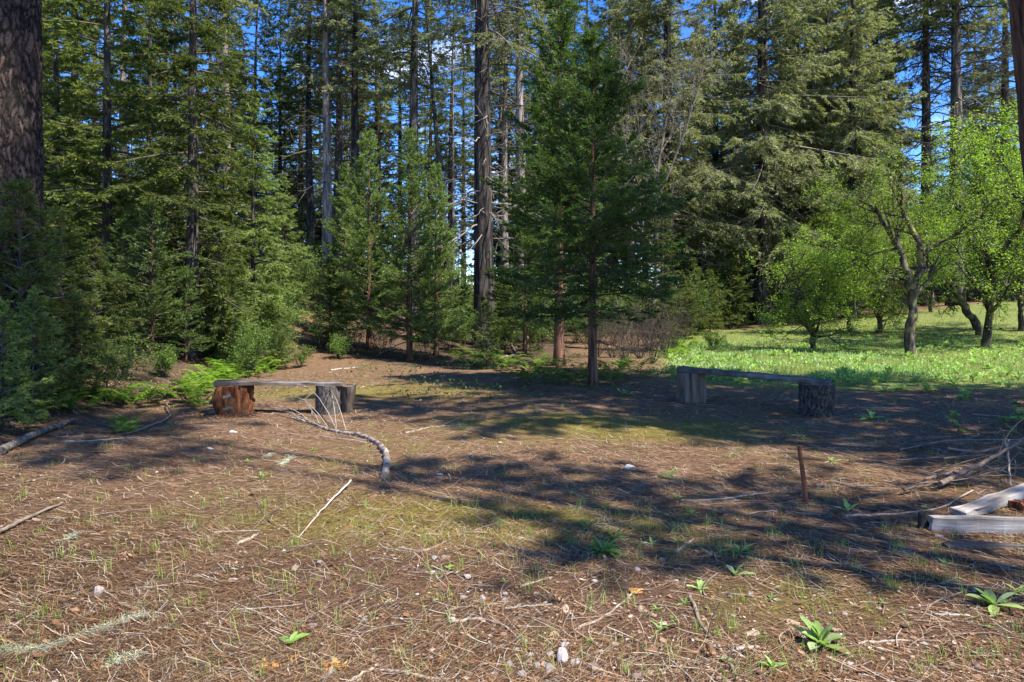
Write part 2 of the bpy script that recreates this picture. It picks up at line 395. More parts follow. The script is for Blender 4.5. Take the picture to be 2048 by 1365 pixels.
def patch(a, lo=.35, hi=.65, w=.7):
    nn = gnoise(2.2, 6, .7)
    e = N.new('ShaderNodeMath'); e.operation = 'ADD'; L.new(attr(nt, a).outputs['Fac'], e.inputs[0])
    m = N.new('ShaderNodeMath'); m.operation = 'MULTIPLY_ADD'; m.inputs[1].default_value = w; m.inputs[2].default_value = -w / 2
    L.new(nn.outputs[0], m.inputs[0]); L.new(m.outputs[0], e.inputs[1])
    mr = N.new('ShaderNodeMapRange'); mr.inputs[1].default_value = lo; mr.inputs[2].default_value = hi; L.new(e.outputs[0], mr.inputs[0])
    return mr.outputs[0]
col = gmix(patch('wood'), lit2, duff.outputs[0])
col = gmix(gmath('MULTIPLY', patch('bare'), .8), col, baresoil.outputs[0])
col = gmix(gmath('MULTIPLY', patch('moss', .25, .7, 1.0), .9), col, mosscol.outputs[0])
col = gmix(patch('meadow', .3, .6), col, meadcol.outputs[0])
p = N.new('ShaderNodeBsdfPrincipled'); p.inputs['Roughness'].default_value = .95; p.inputs['Specular IOR Level'].default_value = .1
bp = N.new('ShaderNodeBump'); bp.inputs['Distance'].default_value = .02; bp.inputs['Strength'].default_value = .9
L.new(gmath('ADD', st, gmath('MULTIPLY', fine.outputs[0], .6)), bp.inputs['Height'])
L.new(bp.outputs[0], p.inputs['Normal']); L.new(col, p.inputs['Base Color']); L.new(p.outputs[0], out.inputs[0])
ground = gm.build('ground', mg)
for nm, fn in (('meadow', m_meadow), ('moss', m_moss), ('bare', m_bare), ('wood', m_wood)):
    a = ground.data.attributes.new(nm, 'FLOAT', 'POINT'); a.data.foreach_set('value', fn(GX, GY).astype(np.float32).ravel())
tag(ground, 'forest clearing floor of brown needles, moss and bare soil', kind='structure')

# ------------------------------------------------------------------ conifers
def trunk_mesh(rng, axis, H, r0, n=14, k=26, flare=.35, ridge=.06, mi=0, top=.06):
    mb = MB()
    t = np.linspace(0, 1, k) ** 1.5
    z = t * H
    r = r0 * ((1 - t) * .97 + top * t) * (1 + flare * np.exp(-z / (r0 * 2.2)))
    a = np.arange(n) / n * 2 * np.pi
    ph = rng.random(4) * 6
    rr = r[:, None] * (1 + ridge * (np.sin(3 * a + ph[0] + z[:, None] * .25) * .5 + np.sin(7 * a + ph[1] + z[:, None] * .4) * .5 + rng.normal(size=(k, n)) * .35)
                       + flare * .35 * np.exp(-z / (r0 * 1.6))[:, None] * np.sin(5 * a + ph[2]))
    ax = axis(z)
    V = np.stack([ax[:, None, 0] + rr * np.cos(a), ax[:, None, 1] + rr * np.sin(a), (z[:, None] - (0.25 * (t == 0))[:, None]) + 0 * rr], -1)
    idx = np.arange(k * n).reshape(k, n)
    F = np.stack([idx[:-1], np.roll(idx[:-1], -1, 1), np.roll(idx[1:], -1, 1), idx[1:]], -1).reshape(-1, 4)
    mb.add(V, F, .5, mi, True)
    return mb

def conifer(seed, H, r0, cb, Rm, nb, bl=9.0, nl=7, ll=.09, lw=.02, el=(-5, 40), droop=.25, up=.1, prof=.85, low=.7,
            dead=None, lean=0.0, bow=0.0, hang=-.15, ang=55, blf=.38, blmin=.12, tw=.5, vbias=0.0, flat=0.6, crown_top=1.0, sparse=0.0, elj=9, lowthin=0.0, brk=.75):
    rng = R(seed); bl *= 1.5; nl *= 2.4
    def axis(z):
        z = np.asarray(z, float)
        return np.stack([lean * z + bow * np.sin(z / H * 3.1), .5 * bow * np.sin(z / H * 4.3), z], -1)
    tm = trunk_mesh(rng, axis, H, r0)
    cm = MB()
    K = 6; s = np.linspace(0, 1, K)
    def branchset(z, Ln, e0, dr, upc):
        n = len(z)
        az = np.arange(n) * 2.39996 + rng.normal(size=n) * .5
        dx, dy = np.cos(az), np.sin(az)
        b0 = axis(z)
        hor = Ln[:, None] * s * np.cos(e0)[:, None]
        ver = Ln[:, None] * (s * np.sin(e0)[:, None] - dr * s ** 2 + upc * s ** 3)
        side = rng.normal(size=n)[:, None] * .12 * Ln[:, None] * s ** 2
        P = np.stack([b0[:, None, 0] + dx[:, None] * hor - dy[:, None] * side, b0[:, None, 1] + dy[:, None] * hor + dx[:, None] * side, z[:, None] + ver], -1)
        return P
    if nb:
        u = (np.arange(nb) + rng.random(nb)) / nb
        t = u ** 1.05
        z = cb + (H - cb) * t * crown_top
        tt = (z - cb) / (H - cb)
        pr = (1 - tt) ** prof * (low + (1 - low) * sst(tt, 0, .3)) + .03
        Ln = Rm * pr * rng.uniform(.42, 1.2, nb)
        e0 = np.radians(el[0] + (el[1] - el[0]) * tt + rng.normal(size=nb) * elj)
        P = branchset(z, Ln, e0, droop, up)
        br = brk * np.minimum(.012 + .016 * Ln, r0 * .5) * rng.uniform(.6, 1.2, nb)
        tubes(cm, P, br[:, None] * (1 - .85 * s), 4, np.full(nb, tw) + rng.normal(size=nb) * .1, 1)
        # branchlets
        nbl = np.maximum(4, (Ln * bl).astype(int))
        bi = np.repeat(np.arange(nb), nbl); m = len(bi)
        q = rng.uniform(.12, 1.0, m) ** .8
        f = q * (K - 1); k0 = np.minimum(f.astype(int), K - 2); fr = (f - k0)[:, None]
        base = P[bi, k0] * (1 - fr) + P[bi, k0 + 1] * fr
        tan = nrm(P[bi, k0 + 1] - P[bi, k0])
        lat = nrm(np.cross(tan, np.array([0, 0, 1.]))) * np.where(rng.random(m) < .5, -1, 1)[:, None]
        an = np.radians(ang + rng.normal(size=m) * 14)[:, None]
        D = nrm(tan * np.cos(an) + lat * np.sin(an) + np.array([0, 0, 1.]) * (hang + rng.normal(size=(m, 1)) * .22))
        bln = (blf * Ln[bi] * (1.05 - q) + blmin) * rng.uniform(.6, 1.25, m)
        tip = base + D * bln[:, None] + np.array([0, 0, 1.]) * (hang * .5 * bln ** 2)[:, None]
        leaves(cm, base, tip - base, np.linalg.norm(tip - base, axis=1), .007 + .01 * bln, np.full(m, tw * .8), 1, rng)
        # needle sprays
        keep = rng.random(m) > sparse + lowthin * (1 - sst(tt[bi], .02, .30))
        base, tip, D, bln = base[keep], tip[keep], D[keep], bln[keep]; bi2 = bi[keep]; m = len(base)
        cnt = np.maximum(2, (nl * (.45 + bln / (blf * Rm * .5 + blmin))).astype(int))
        li = np.repeat(np.arange(m), cnt); n = len(li)
        qq = rng.uniform(.1, 1.02, n)[:, None]
        C = base[li] * (1 - qq) + tip[li] * qq
        DD = D[li]
        lat = nrm(np.cross(DD, np.array([0, 0, 1.]) + rng.normal(size=(n, 3)) * .45)) * np.where(rng.random(n) < .5, -1, 1)[:, None]
        LD = DD * .75 + lat * .65 + rng.normal(size=(n, 3)) * .22 + np.array([0, 0, 1.]) * hang * .6
        vb = rng.random(nb)[bi2][li] * .35
        v = np.clip(.18 + vb + .35 * qq[:, 0] * rng.random(n) + rng.normal(size=n) * .13 + vbias, 0, .96)
        v[rng.random(n) < .006] = 1.0
        leaves(cm, C, LD, ll * rng.uniform(.6, 1.3, n), lw * rng.uniform(.7, 1.3, n), v, 0, rng, flat)
        # leader
        nt_ = 40
        zz = H - rng.random(nt_) * .08 * H
        C = axis(zz); DD = rng.normal(size=(nt_, 3)) * .6; DD[:, 2] += .9
        leaves(cm, C, DD, ll * 1.6, lw * 1.3, rng.uniform(.4, .9, nt_), 0, rng)
    if dead:
        nd, z0, z1, Rd, bare = dead
        z = np.sort(rng.uniform(z0, z1, nd))
        Ln = Rd * rng.uniform(.25, 1.1, nd)
        P = branchset(z, Ln, np.radians(rng.normal(size=nd) * 12 - 4), .25, .1)
        P[:, 1:] += rng.normal(size=(nd, K - 1, 3)) * (.03 * Ln)[:, None, None]
        tubes(cm, P, (.010 + .010 * Ln)[:, None] * (1 - .8 * s), 4, np.clip(rng.normal(size=nd) * .2 + tw, 0, 1), 1)
        nbl = np.maximum(2, (Ln * bare).astype(int)); bi = np.repeat(np.arange(nd), nbl); m = len(bi)
        q = rng.uniform(.2, 1, m); f = q * (K - 1); k0 = np.minimum(f.astype(int), K - 2); fr = (f - k0)[:, None]
        base = P[bi, k0] * (1 - fr) + P[bi, k0 + 1] * fr
        tan = nrm(P[bi, k0 + 1] - P[bi, k0])
        D = tan * .7 + rng.normal(size=(m, 3)) * .5; D[:, 2] -= .15
        leaves(cm, base, D, .35 * Ln[bi] * rng.uniform(.3, 1, m), .008 + .006 * Ln[bi], np.clip(tw + rng.normal(size=m) * .2, 0, 1), 1, rng)
    return tm, cm

STORE = []
def proto(tm, cm, bark, leafm, nm='tree'):
    t = tm.build('trunk', bark, link=False); c = cm.build('crown', [leafm, M['twig']], link=False)
    return [('trunk', t), ('crown', c)]

P = {}
# dense young firs
P['fir_a'] = proto(*conifer(11, 13, .15, .5, 2.2, 180, 9, 12, .105, .024, (-12, 38), .30, .12, .8), M['bark_fir'], M['fir'])
P['fir_b'] = proto(*conifer(12, 12, .12, .7, 1.9, 160, 9, 12, .105, .024, (-8, 42), .26, .10, .8), M['bark_fir'], M['fir'])
P['fir_c'] = proto(*conifer(13, 9, .10, .3, 1.7, 130, 10, 11, .095, .022, (-5, 45), .22, .10, .85), M['bark_fir'], M['fir'])
P['bright'] = proto(*conifer(14, 6.6, .08, .25, 1.75, 115, 12, 11, .09, .018, (0, 45), .32, .12, .75, hang=-.32), M['bark_fir'], M['bright_fir'])
P['sap_a'] = proto(*conifer(15, 2.6, .035, .08, 1.0, 70, 16, 11, .065, .016, (5, 50), .15, .10, .8), M['bark_fir'], M['fir'])
P['sap_b'] = proto(*conifer(16, 2.0, .025, .12, .7, 54, 16, 11, .06, .015, (10, 55), .12, .10, .8), M['bark_fir'], M['bright_fir'])
# young incense cedars
P['cedar_a'] = proto(*conifer(21, 6.0, .085, .55, 1.25, 150, 13, 8, .075, .018, (5, 55), .12, .20, .62, .75, hang=.10, ang=42, flat=0, vbias=.12, dead=(16, .4, 1.3, .8, 8)), M['bark_cedar'], M['cedar'])
P['cedar_b'] = proto(*conifer(22, 5.6, .075, .45, 1.1, 140, 13, 8, .075, .018, (5, 55), .10, .20, .62, .75, hang=.10, ang=42, flat=0, vbias=.12, dead=(16, .3, 1.2, .8, 8)), M['bark_cedar'], M['cedar'])
P['cedar_c'] = proto(*conifer(23, 3.1, .045, .3, .95, 80, 14, 8, .07, .017, (5, 50), .10, .15, .7, .8, hang=.05, ang=45, flat=0), M['bark_cedar'], M['cedar'])
# the two dark cedars in the middle
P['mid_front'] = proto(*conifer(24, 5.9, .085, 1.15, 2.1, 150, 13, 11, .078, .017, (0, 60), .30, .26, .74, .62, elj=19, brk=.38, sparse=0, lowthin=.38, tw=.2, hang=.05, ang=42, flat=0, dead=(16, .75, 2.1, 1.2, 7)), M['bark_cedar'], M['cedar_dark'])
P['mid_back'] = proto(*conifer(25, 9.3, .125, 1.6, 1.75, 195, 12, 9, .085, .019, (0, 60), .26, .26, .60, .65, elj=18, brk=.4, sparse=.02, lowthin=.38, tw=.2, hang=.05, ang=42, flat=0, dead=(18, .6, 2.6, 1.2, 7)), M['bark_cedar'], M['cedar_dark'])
# tall forest trees: bare lower trunk with dead limbs, crown above
P['tall_a'] = proto(*conifer(31, 20, .27, 9.5, 2.9, 100, 6.5, 7, .19, .045, (-14, 30), .25, .10, .7, dead=(70, 3, 12, 2.0, 5), bow=.25, sparse=.38, vbias=.12), M['bark_fir'], M['fir_grey'])
P['tall_b'] = proto(*conifer(32, 19.5, .23, 8.5, 2.6, 105, 6.5, 7, .19, .045, (-12, 30), .22, .10, .7, dead=(80, 2.5, 10, 2.0, 5), bow=-.2, sparse=.38, vbias=.12), M['bark_fir'], M['fir'])
P['shade'] = proto(*conifer(35, 16, .16, 6.3, 3.0, 105, 7, 9, .17, .042, (-12, 32), .22, .10, .6, .8, sparse=.3), M['bark_fir'], M['fir'])  # this and the next two: unseen trees shaped for their shade
P['shade_high'] = proto(*conifer(37, 20, .06, 15.2, 2.0, 60, 7, 9, .15, .036, (-12, 32), .22, .10, .5, .8, sparse=.3), M['bark_fir'], M['fir'])
P['shade_small'] = proto(*conifer(36, 14.5, .08, 8.6, 1.9, 55, 7, 9, .15, .036, (-12, 32), .22, .10, .5, .8, sparse=.3), M['bark_fir'], M['fir'])
P['tall_c'] = proto(*conifer(33, 21, .25, 11.5, 2.9, 85, 6.5, 7, .19, .045, (-14, 25), .25, .10, .7, dead=(60, 5, 14, 2.3, 5), bow=.3, sparse=.38, vbias=.12), M['bark_light'], M['fir_grey'])
P['tall_d'] = proto(*conifer(34, 19, .20, 5.0, 2.6, 140, 6.5, 7, .18, .044, (-12, 32), .22, .10, .72, dead=(40, 1.5, 7, 1.8, 5), sparse=.38, vbias=.12), M['bark_fir'], M['fir'])
# broad drooping grey green firs of the right side
P['broad_a'] = proto(*conifer(41, 27, .44, 3.6, 5.4, 210, 5.5, 12, .20, .042, (-16, 30), .26, .14, .62, .8, hang=-.38, dead=(40, 1.5, 7, 3.0, 5), tw=.75, sparse=.1, vbias=.12), M['bark_fir'], M['fir_grey'])
P['broad_b'] = proto(*conifer(42, 25, .38, 4.5, 4.4, 200, 5.5, 12, .20, .042, (-14, 30), .24, .12, .65, .8, hang=-.34, dead=(40, 1.5, 7, 2.6, 5), tw=.75, sparse=.1, vbias=.12), M['bark_fir'], M['fir_grey'])
P['broad_c'] = proto(*conifer(43, 27, .36, 14.5, 4.6, 120, 5.5, 9, .19, .038, (-12, 28), .22, .12, .65, .8, hang=-.25, dead=(110, 3.5, 16, 3.4, 6), tw=.3), M['bark_fir'], M['fir_grey'])
# far fill
P['far_a'] = proto(*conifer(51, 22, .22, 2.0, 3.2, 120, 4.5, 8, .26, .055, (-12, 30), .22, .10, .7), M['bark_fir'], M['fir'])
P['far_b'] = proto(*conifer(52, 19, .20, 3.0, 2.8, 110, 4.5, 8, .26, .055, (-12, 30), .22, .10, .7), M['bark_fir'], M['fir_grey'])
P['snag'] = proto(*conifer(61, 15, .13, 6, 1.0, 0, dead=(46, 5, 14.6, 1.5, 5), tw=.8), M['bark_light'], M['fir_grey'])
P['leaner'] = proto(*conifer(62, 14.5, .17, 6, 1.0, 0, dead=(10, 11, 14.3, 1.0, 4), lean=-.085, tw=.8), M['bark_fir'], M['fir_grey'])

def top_scale(d, top_py, Hp, z0):
    return (CAM_H + (HOR - top_py) / FPX * d - z0) / Hp

rs = R(5)
def tree(name, key, px, d, sc, label, group=None, rz=None, cat='tree'):
    return place_parts(name, P[key], atd(px, d), rs.uniform(0, 6.28) if rz is None else rz, sc, label, cat, group)

# --- left side; dark needles of the dense firs stand in for shade
tree('fir_tree', 'fir_a', 386, 15.0, 1.05, 'dark dense fir directly behind the log bench ferns, foliage down to the ground')
tree('fir_tree', 'fir_b', 214, 16.0, 1.15, 'dark fir with a thin black trunk between the plated pine trunk and the densest fir')
tree('fir_tree', 'fir_b', 112, 17.5, 1.05, 'dark fir rising just beside the big plated pine trunk')
tree('fir_tree', 'fir_c', 300, 18.5, 1.25, 'shaded fir standing behind the small light green cedar on the bank')
tree('fir_tree', 'fir_c', 435, 19.5, 1.15, 'shaded fir half hidden between the densest fir and the pale drooping fir')
tree('fir_tree', 'bright', 506, 17.2, 1.0, 'pale green young fir with drooping sunlit boughs beside the foot of the trail')
tree('fir_tree', 'bright', 566, 22.5, .72, 'small pale fir at the edge of the trail behind the drooping one')
tree('cedar_tree', 'cedar_c', 305, 13.4, .98, 'small light green cedar with a bare lower stem on the bank above the ferns')
tree('fir_tree', 'bright', 438, 15.4, .58, 'short pale young fir just behind the bracken patch and the log bench')
tree('cedar_tree', 'cedar_c', 246, 14.6, .85, 'light green cedar left of the one with a bare lower stem')
tree('cedar_tree', 'cedar_c', 372, 14.0, .62, 'knee high cedar seedling under the dark fir behind the ferns')
tree('fir_sapling', 'sap_a', 40, 8.4, 1.05, 'shaded fir sapling crowding the foot of the plated pine trunk', cat='sapling')
tree('fir_sapling', 'sap_a', 122, 10.2, .95, 'shaded fir sapling on the bank to the right of the plated pine trunk', cat='sapling')
tree('fir_sapling', 'sap_a', 190, 12.0, .8, 'low dark fir sapling behind the yellow green shrub on the bank', cat='sapling')
tree('fir_sapling', 'sap_b', 470, 14.6, .8, 'thin stemmed sapling behind the bright ferns beside the log bench', cat='sapling')
tree('fir_sapling', 'sap_b', 556, 15.4, .5, 'very thin small sapling at the foot of the trail', cat='sapling')
for px, d, k, s in ((258, 31, 'tall_c', 1.0), (467, 27, 'tall_c', .95)):
    tree('forest_tree', k, px, d, s, 'tall pale sunlit trunk showing behind the dark firs' if px < 300 else 'tall pale sunlit trunk rising behind the pale drooping fir')
for px, d, k, s in ((30, 22, 'far_a', .8), (150, 26, 'far_a', .9), (90, 34, 'far_b', 1.0), (330, 27, 'tall_d', .9), (190, 38, 'far_a', 1.0), (420, 32, 'tall_d', .85), (350, 40, 'far_a', .95), (-60, 18, 'fir_a', 1.0), (-160, 13, 'fir_a', 1.0)):
    tree('fir_tree', k, px, d, s, 'shaded fir deep in the woods behind the dark firs on the bank', 'shaded firs deep in the woods behind the bank')

# --- middle left: tall trunks against the blue sky
mid = [(515, 31, 'tall_b', .78, 'slim dark trunk with bare side branches standing alone against the blue sky gap'),
       (601, 34, 'tall_d', .85, 'thin dark forest tree nearest the trail on its uphill side'),
       (626, 30, 'tall_b', .92, 'dark trunk rising straight above the top of the trail'),
       (654, 27, 'tall_c', .95, 'pale grey trunk just left of the young cedars, front one of a close pair'),
       (667, 30, 'tall_a', .95, 'dark furrowed trunk close behind the pale grey one left of the young cedars'),
       (722, 27.5, 'tall_a', .92, 'smooth trunk emerging from the top of the blue green young cedar'),
       (746, 34, 'tall_b', .95, 'slender grey trunk between the tops of the two young cedars'),
       (828, 26, 'tall_a', 1.0, 'stout dark trunk rising behind the tallest young cedar'),
       (800, 40, 'tall_d', 1.0, 'thin trunk far behind the two young cedars'),
       (905, 38, 'tall_b', .9, 'slim conifer seen just past the leaning bare pole'),
       (927, 42, 'tall_d', .95, 'thin dark trunk in the sky gap left of the massive furrowed trunk')]
for px, d, k, s, lab in mid: tree('forest_tree', k, px, d, s, lab)
tree('dead_tree', 'leaner', 906, 27, 1.0, 'bare leaning pole of a dead tree left of the massive furrowed trunk', cat='dead tree', rz=0)
tree('dead_tree', 'snag', 906, 33, .9, 'bleached dead tree with many bare branches behind the leaning pole', cat='dead tree')
tree('cedar_tree', 'cedar_a', 738, 19.4, 1.02, 'blue green young cedar beside the trail, the one with a pinkish bare stem', rz=1)
tree('cedar_tree', 'cedar_a', 819, 17.6, .98, 'tallest bright young cedar at the bend of the trail, sunlit on its trail side', rz=3)
tree('cedar_tree', 'cedar_b', 872, 18.6, .92, 'shaded young cedar overlapping the bright one, next to the leaning pole')
tree('cedar_tree', 'cedar_b', 690, 21.5, .95, 'sunlit young cedar furthest up the trail of the cluster')
tree('fir_sapling', 'sap_a', 660, 19.5, .95, 'dark spreading sapling throwing shade on the trail below the young cedars', cat='sapling')
tree('fir_sapling', 'sap_b', 974, 15.2, .75, 'single thin sapling in front of the massive furrowed trunk', cat='sapling')
for px, d, s in ((930, 24, 1.0), (905, 26, .8), (1010, 22, 1.0), (1035, 26, 1.1), (885, 23, .7), (1060, 20, .8), (1085, 24, 1.0)):
    tree('fir_sapling', 'sap_b', px, d, s, 'sunlit fir sapling in the undergrowth around the massive furrowed trunk', 'fir saplings around the massive trunk', cat='sapling')
for px, d, k, s in ((570, 46, 'far_b', .72), (640, 50, 'far_a', .85), (700, 52, 'far_b', .9), (760, 46, 'far_a', .68), (850, 50, 'far_b', .8), (545, 62, 'far_b', .8), (880, 60, 'far_a', .75), (605, 40, 'far_a', .52), (715, 60, 'far_b', .9), (690, 40, 'tall_b', .95), (860, 46, 'tall_b', 1.0)):
    tree('forest_tree', k, px, d, s, 'distant conifer beyond the trunks at the top of the trail', 'distant conifers beyond the trail')

# --- middle: massive trunk and the woods behind the dark cedars
tree('cedar_tree', 'mid_front', 1185, 11.6, 1.0, 'dark cedar with a reddish bare trunk standing nearest the middle of the clearing', rz=.4)
tree('cedar_tree', 'mid_back', 1118, 15.6, 1.0, 'tallest dark cedar, its spire rising behind the reddish trunk cedar', rz=2.2)
tree('cedar_tree', 'mid_front', 1050, 19.5, .75, 'small dark cedar between the massive furrowed trunk and the dark spire', rz=3.4)
tree('fir_tree', 'fir_c', 1325, 21.0, .62, 'dark young fir behind the left end of the grey plank bench')
for px, d, k, s in ((1012, 30, 'tall_c', .9), (1043, 26, 'tall_c', 1.0), (1078, 34, 'tall_a', 1.0), (1000, 44, 'tall_d', 1.0), (1220, 36, 'tall_d', 1.1), (1270, 33, 'tall_c', .95), (1150, 40, 'tall_d', 1.1), (1100, 46, 'far_b', 1.0), (1190, 48, 'far_b', 1.1)):
    tree('forest_tree', k, px, d, s, 'forest conifer behind the dark cedars in the middle', 'conifers behind the dark cedars')
tree('fir_tree', 'broad_b', 1335, 31, .95, 'shaggy grey green fir with a scarred trunk directly behind the dark cedars')
tree('fir_tree', 'broad_b', 1260, 40, .95, 'shaggy grey green fir furthest back behind the reddish trunk cedar')
# --- right
tree('fir_tree', 'broad_a', 1525, 33, 1.0, 'largest grey green fir, its thick dark trunk at the edge of the meadow', rz=1.5)
tree('fir_tree', 'broad_b', 1655, 36, 1.05, 'wide grey green fir filling the sky behind the apple trees')
tree('fir_tree', 'broad_a', 1745, 41, .85, 'grey green fir bordering the sky gap above the apple trees')
tree('fir_tree', 'broad_b', 1430, 42, .95, 'grey green fir behind and left of the thick dark trunk')
tree('fir_tree', 'broad_a', 1592, 39, .92, 'grey green fir just right of the thick dark trunk, behind the low apple tree')
tree('fir_tree', 'broad_b', 1705, 33, .8, 'shorter grey green fir right above the S curved apple tree crown')
tree('fir_tree', 'broad_c', 1852, 37, .95, 'thinner of the two dark trunks in the sky gap, with many bare side branches')
tree('fir_tree', 'broad_c', 1912, 35, 1.08, 'thicker of the two dark trunks in the sky gap above the apple trees')
tree('fir_tree', 'broad_a', 2010, 43, .95, 'shaggy fir filling the sky beside the thicker dark trunk above the meadow edge')
for px, d, k, s in ((1400, 52, 'far_b', 1.0), (1490, 50, 'far_a', .75), (1580, 48, 'far_a', .9), (1620, 56, 'far_b', 1.1), (1790, 54, 'far_a', .62), (1870, 52, 'far_a', .58), (1930, 54, 'far_a', .6), (2060, 50, 'far_a', .95), (2120, 40, 'far_b', 1.0), (2190, 36, 'far_a', 1.0), (1700, 58, 'far_a', 1.0), (1560, 40, 'tall_d', .9), (1340, 56, 'far_a', 1.0)):
    tree('fir_tree', k, px, d, s, 'shaded fir in the back row beyond the meadow', 'firs in the back row beyond the meadow')
for px, d, s in ((1385, 30, 1.2), (1420, 28, 1.0), (1460, 31, 1.3), (1440, 34, 1.4), (1590, 40, 1.4), (1500, 39, 1.4), (1690, 40, 1.4), (1370, 26, .9)):
    tree('fir_sapling', 'sap_a', px, d, s, 'low fir sapling in the shade at the back edge of the meadow', 'fir saplings at the back edge of the meadow', cat='sapling')
# --- unseen trees beside and behind the viewer, put in to shade the clearing
for x, y, k, s in ((9.6, 5.9, 'shade', 1.0), (8.4, 8.1, 'shade', 1.05), (11.2, 3.2, 'shade', 1.0), (7.2, 1.4, 'shade_small', .95), (12.5, 8.0, 'shade', 1.2), (5.2, 1.75, 'shade_high', 1.0), (5.9, 1.9, 'shade_high', 1.32), (6.4, 5.3, 'shade_small', 1.08)):
    place_parts('fir_tree', P[k], (x, y, float(gz(x, y))), rs.uniform(0, 6), s, 'unseen tall fir beside the view, put in to shade the clearing', 'tree', 'unseen shade firs beside the view on the right')
# --- low far rows that close the woods
for i in range(22):
    px = -120 + i * 32 + rs.uniform(-10, 10); d = rs.uniform(30, 48)
    tree('fir_tree', ['far_a', 'far_b', 'fir_a'][i % 3], px, d, rs.uniform(.45, .75) if px > 420 else rs.uniform(.55, .95), 'shaded fir deep in the woods behind the dark firs on the bank', 'shaded firs deep in the woods behind the bank')
for i in range(16):
    px = 60 + i * 28 + rs.uniform(-8, 8)
    tree('fir_sapling', ['sap_a', 'sap_b'][i % 2], px, rs.uniform(16, 27), rs.uniform(.9, 1.7), 'low sapling in the shade under the dark firs on the bank', 'saplings under the dark firs on the bank', cat='sapling')
for i in range(46):
    px = 430 + i * 36 + rs.uniform(-12, 12); d = rs.uniform(52, 72)
    if 895 < px < 955: continue
    if px < 960: tree('forest_tree', ['far_a', 'far_b'][i % 2], px, d, rs.uniform(.42, .72), 'distant conifer beyond the trunks at the top of the trail', 'distant conifers beyond the trail')
    else: tree('fir_tree', ['far_a', 'far_b'][i % 2], px, d, rs.uniform(.7, 1.35) if not 1775 < px < 1930 else .6, 'shaded fir in the back row beyond the meadow', 'firs in the back row beyond the meadow')
for i in range(14):
    px = 1000 + i * 58; tree('fir_tree', ['far_b', 'tall_d'][i % 2], px if not 1780 < px < 1900 else 1960, rs.uniform(40, 50), rs.uniform(.95, 1.25), 'shaded fir in the back row beyond the meadow', 'firs in the back row beyond the meadow')
for i in range(24):
    tree('fir_sapling', 'sap_a', 1370 + i * 31, rs.uniform(42, 60), rs.uniform(1.5, 2.4), 'low fir in the dark far row behind the meadow bushes', 'low firs in the far row behind the meadow', cat='sapling')
for i in range(30):
    px = 560 + i * 26 + rs.uniform(-8, 8); d = rs.uniform(27, 44)
    tree('fir_sapling', ['sap_a', 'sap_b'][i % 2], px, d, rs.uniform(.8, 1.7), 'low conifer filling the gaps far back between the trunks', 'low conifers far back between the trunks', cat='sapling')

# ------------------------------------------------------------------ large unique trunks
def straight(lx=0, ly=0, bow=0, H=25):
    return lambda z: np.stack([lx * z + bow * np.sin(z / H * 3.0), ly * z, z], -1)
def plated_trunk(rng, r0, H, n=190, zf=7.0, dz=.022):
    zz = np.concatenate([np.arange(-.3, zf, dz), np.linspace(zf, H, 30)]); k = len(zz)
    a = np.arange(n) / n * 2 * np.pi
    r = r0 * (1 - .5 * np.clip(zz, 0, H) / H) * (1 + .34 * np.exp(-np.clip(zz, 0, 9) / .9))
    U = a * r0; W = 2 * np.pi * r0
    ns = int(W / .058 * (zf + .6) / .19)
    su, sz_ = rng.uniform(0, W, ns), rng.uniform(-.5, zf + .4, ns)
    A = np.concatenate([su - W, su, su + W]); B = np.tile(sz_, 3); ids = np.tile(np.arange(ns), 3)
    tone = rng.random(ns)
    disp = np.zeros((k, n)); col = np.full((k, n), .3)
    for i in range(k):
        z = zz[i]
        if z >= zf: continue
        m = np.abs(B - z) < .5
        du = U[:, None] + .022 * np.sin(z * 13 + U[:, None] * 5) - A[m]; dv = (z + .03 * np.sin(U[:, None] * 21) - B[m]) * .30
        dd = np.sqrt(du * du + dv * dv); o = np.argpartition(dd, 1, 1)[:, :2]
        d0 = np.take_along_axis(dd, o, 1); d0.sort(1)
        e = d0[:, 1] - d0[:, 0]; near = ids[m][np.argmin(dd, 1)]
        f = np.clip(e / (.016 + .016 * tone[near]), 0, 1) ** .8
        disp[i] = f * (.75 + .5 * tone[near]); col[i] = f * (.38 + .6 * tone[near]) 
    R_ = r[:, None] * (1 + .035 * np.sin(3 * a + 1) + .02 * np.sin(5 * a + zz[:, None] * .7)) + .028 * disp + rng.normal(size=(k, n)) * .0025 - .02
    V = np.stack([R_ * np.cos(a), R_ * np.sin(a), zz[:, None] + 0 * R_], -1)
    idx = np.arange(k * n).reshape(k, n)
    mb = MB(); mb.add(V, np.stack([idx[:-1], np.roll(idx[:-1], -1, 1), np.roll(idx[1:], -1, 1), idx[1:]], -1).reshape(-1, 4), np.clip(col[:-1] + rng.normal(size=(k - 1, n)) * .09, 0, 1).ravel(), 0, True)
    return mb
M['pine_plates'] = attr_mat('plated pine bark', [(0, (.008, .007, .006)), (.3, (.034, .025, .021)), (.65, (.085, .060, .047)), (1, (.19, .125, .09))], .9, noise=.35, nscale=60)
rt = empty('pine_tree', atd(4, 9.0))
plated_trunk(R(71), .47, 24).build('trunk', M['pine_plates'], rt)
_, cm = conifer(72, 24, .3, 14, 3.4, 90, 5, 8, .2, .03, (-10, 35), .2, .15, .7)
cm.build('crown', [M['fir'], M['twig']], rt)
tag(rt, 'massive pine with orange plated bark at the edge of the clearing', 'tree')
rt = empty('fir_tree', atd(970, 23.2))
trunk_mesh(R(73), straight(.001, 0, -.10), 22, .36, 28, 60, .34, .09, top=.35).build('trunk', M['bark_dark'], rt)
_, cm = conifer(74, 21, .38, 10.5, 3.8, 70, 5.5, 8, .16, .034, (-14, 30), .3, .12, .7, dead=(70, 3.5, 13, 2.6, 8), tw=.8, hang=-.3)
cm.build('crown', [M['fir_grey'], M['twig']], rt)
